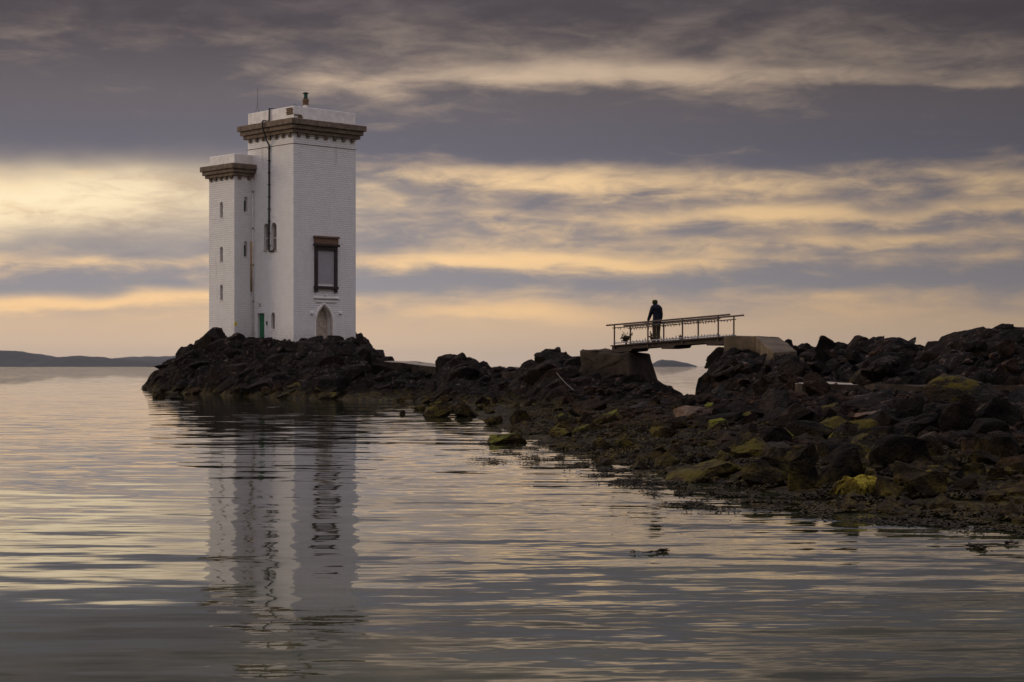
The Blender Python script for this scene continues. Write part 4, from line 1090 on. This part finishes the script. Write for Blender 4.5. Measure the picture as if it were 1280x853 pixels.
# rubble between the boulders: too many and too small to count
rg = np.random.default_rng(4)
def scatter_mesh(name, pts, sizes, mat, label, seed):
    proto = bmesh.new(); bmesh.ops.create_icosphere(proto, subdivisions=1, radius=.5)
    pv = np.array([q.co[:] for q in proto.verts]); pf = np.array([[q.index for q in f.verts] for f in proto.faces]); proto.free()
    r_ = np.random.default_rng(seed); N = len(pts); V = []
    for i in range(N):
        a_ = r_.uniform(0, 6.28); c_, s_ = math.cos(a_), math.sin(a_)
        q = pv*(1+r_.uniform(-.28, .28, (len(pv), 1)))*np.array([1, r_.uniform(.6, 1.), r_.uniform(.4, .75)])*sizes[i]
        q = np.stack([q[:, 0]*c_-q[:, 1]*s_, q[:, 0]*s_+q[:, 1]*c_, q[:, 2]], -1)+pts[i]
        V.append(q)
    V = np.concatenate(V); Fc = (pf[None]+(np.arange(N)*len(pv))[:, None, None]).reshape(-1, 3)
    me = bpy.data.meshes.new(name); me.from_pydata(V.tolist(), [], Fc.tolist())
    return tag(link(name, me, mat), label, None, None, 'stuff')
cx_ = rg.uniform(640, 1300, 9000); cd_ = np.exp(rg.uniform(np.log(18), np.log(64), 9000)); Xp = (cx_-640)/F*cd_
zz = ground(Xp, cd_); ok = (zz > -.03) & (zz < 1.1)
ok &= fbm(Xp*.5, cd_*.3, 3, 3) > -.1
pts = np.stack([Xp, cd_, zz+.02], -1)[ok][:2600]
scatter_mesh('rubble', pts, np.exp(rg.normal(math.log(.16), .5, len(pts))).clip(.05, .45), M['rock_brown'], 'loose stones and rubble between the shore boulders', 9)

# ------------------------------------------------------------------ seaweed
m, n, b = new_mat('bladder_wrack')
g = n.nodes.new('ShaderNodeNewGeometry'); f = nz(n, g.outputs['Position'], 1.2, 4, .6); ri = X(n, g.outputs['Random Per Island'])
setb(n, b, ramp(n, nz(n, g.outputs['Position'], .45, 3, .6)*.62+f*.2+ri*.18, [(.25, (.007, .005, .0025, 1)), (.50, (.020, .013, .004, 1)), (.62, (.060, .042, .007, 1)), (.76, (.15, .115, .014, 1))]), .7, spec=.12)
M['wrack'] = m
def weed(name, pts, lift, size, label, seed, flatness):
    r_ = np.random.default_rng(seed); N = len(pts)
    a_ = r_.uniform(0, 2*np.pi, N); l_ = r_.uniform(.5, 1.4, N)*size; w_ = l_*r_.uniform(.12, .3, N); tz = r_.uniform(-.3, 1., N)*flatness*l_
    d = np.stack([np.cos(a_), np.sin(a_), np.zeros(N)], -1); s_ = np.stack([-np.sin(a_), np.cos(a_), np.zeros(N)], -1)
    P_ = pts+np.array([0, 0, 1.])*lift
    up_ = np.array([0, 0, 1.])
    v0 = P_-d*l_[:, None]*.5; v1 = P_+s_*w_[:, None]+up_*tz[:, None]*.6; v2 = P_+d*l_[:, None]*.5+up_*tz[:, None]; v3 = P_-s_*w_[:, None]+up_*tz[:, None]*.5
    V = np.stack([v0, v1, v2, v3], 1).reshape(-1, 3); Fc = np.arange(N*4).reshape(-1, 4)
    me = bpy.data.meshes.new(name); me.from_pydata(V.tolist(), [], Fc.tolist())
    return tag(link(name, me, M['wrack']), label, None, None, 'stuff')
# on the rocks of the tide zone
N = 420000; cx_ = rg.uniform(640, 1300, N); yy_ = rg.uniform(505, 665, N)
wly = np.interp(cx_, WLX, WLY)
cd_ = np.exp(rg.uniform(np.log(18), np.log(62), N)); Xp = (cx_-640)/F*cd_; zz = ground(Xp, cd_)
den = fbm(Xp*.9, cd_*.55, 61, 4)
ok = (zz > -.02) & (zz < .42) & (den > -.02+zz*.5)
pts = np.stack([Xp, cd_, zz], -1)[ok][:90000]
weed('seaweed', pts, .04, .06, 'brown bladder wrack covering the low shore rocks', 21, .6)
# floating at the edge
patches = [(620, 535, 24, 3), (650, 538, 30, 3), (610, 555, 22, 2.5), (640, 566, 34, 3), (700, 572, 40, 4), (730, 582, 40, 4), (790, 603, 34, 4), (850, 616, 40, 4), (606, 577, 26, 3.5), (664, 577, 20, 4), (640, 549, 26, 4), (690, 545, 22, 4), (690, 556, 34, 6), (735, 566, 34, 7), (660, 562, 18, 2.5), (770, 592, 44, 6), (830, 606, 36, 6), (905, 618, 50, 7), (960, 628, 44, 6), (862, 632, 30, 3),
           (1010, 634, 50, 7), (1080, 641, 60, 8), (1150, 648, 70, 8), (1230, 655, 70, 8), (910, 634, 40, 4), (1215, 687, 16, 3.5), (1258, 682, 16, 2), (820, 660, 8, 1), (800, 692, 22, 1.0), (826, 690, 8, 1.6), (1290, 662, 40, 7), (700, 530, 30, 5), (740, 545, 40, 8)]
fp = []
for x, y, sx_, sy_ in patches:
    nb = int(sx_*sy_*22)
    fx = rg.normal(x, sx_*.5, nb); fy = rg.normal(y, sy_*.5, nb)
    d = CAMH*F/(fy-HOR); Xq = (fx-640)/F*d
    keep_ = fbm(Xq*2.2, d*1.3, 7, 3) > .0
    fp.append(np.stack([Xq, d, np.full(nb, .012)], -1)[keep_])
fp = np.concatenate(fp)
weed('floating_seaweed', fp, .0, .05, 'dark seaweed fronds floating along the water edge', 22, .35)
# bright weed fringe hanging on the yellow boulder
yb_ = [o for o in bpy.data.objects if o.get('label', '').startswith('bright yellow seaweed')][0]
me = yb_.data; r_ = random.Random(3); bm = bmesh.new()
for i in range(1700):
    q = me.vertices[r_.randrange(len(me.vertices))].co
    if q.z < -.35: continue
    p = Vector((q.x*1.01, q.y*1.01, q.z*1.01)); d = Vector((r_.uniform(-.4, .4)+q.x, r_.uniform(-.4, .4)+q.y, -.55)).normalized()*r_.uniform(.10, .26); s_ = d.cross(Vector((q.x, q.y, q.z+.2)).normalized())*.09
    nrm_ = Vector((q.x, q.y, q.z*1.2)).normalized()*.03
    bm.faces.new([bm.verts.new(t) for t in (p, p+d*.5+s_+nrm_, p+d+nrm_*.4, p+d*.5-s_+nrm_)])
ws = from_bm('weed_fringe', bm, M['rock_weed'], yb_); ws['kind'] = 'stuff'

# ------------------------------------------------------------------ haze
m = bpy.data.materials.new('sea_haze'); m.use_nodes = True; n = m.node_tree; n.nodes.clear()
pv_ = n.nodes.new('ShaderNodeVolumePrincipled'); pv_.inputs['Color'].default_value = (.80, .80, .86, 1); pv_.inputs['Density'].default_value = 3.2e-5
pv_.inputs['Anisotropy'].default_value = .3
oo = n.nodes.new('ShaderNodeOutputMaterial'); n.links.new(pv_.outputs[0], oo.inputs['Volume'])
bm = bmesh.new(); box(bm, (-14500, -80, -3.2), (14500, 14500, 120)); tag(from_bm('haze', bm, m), 'thin pale sea haze', None, None, 'stuff')
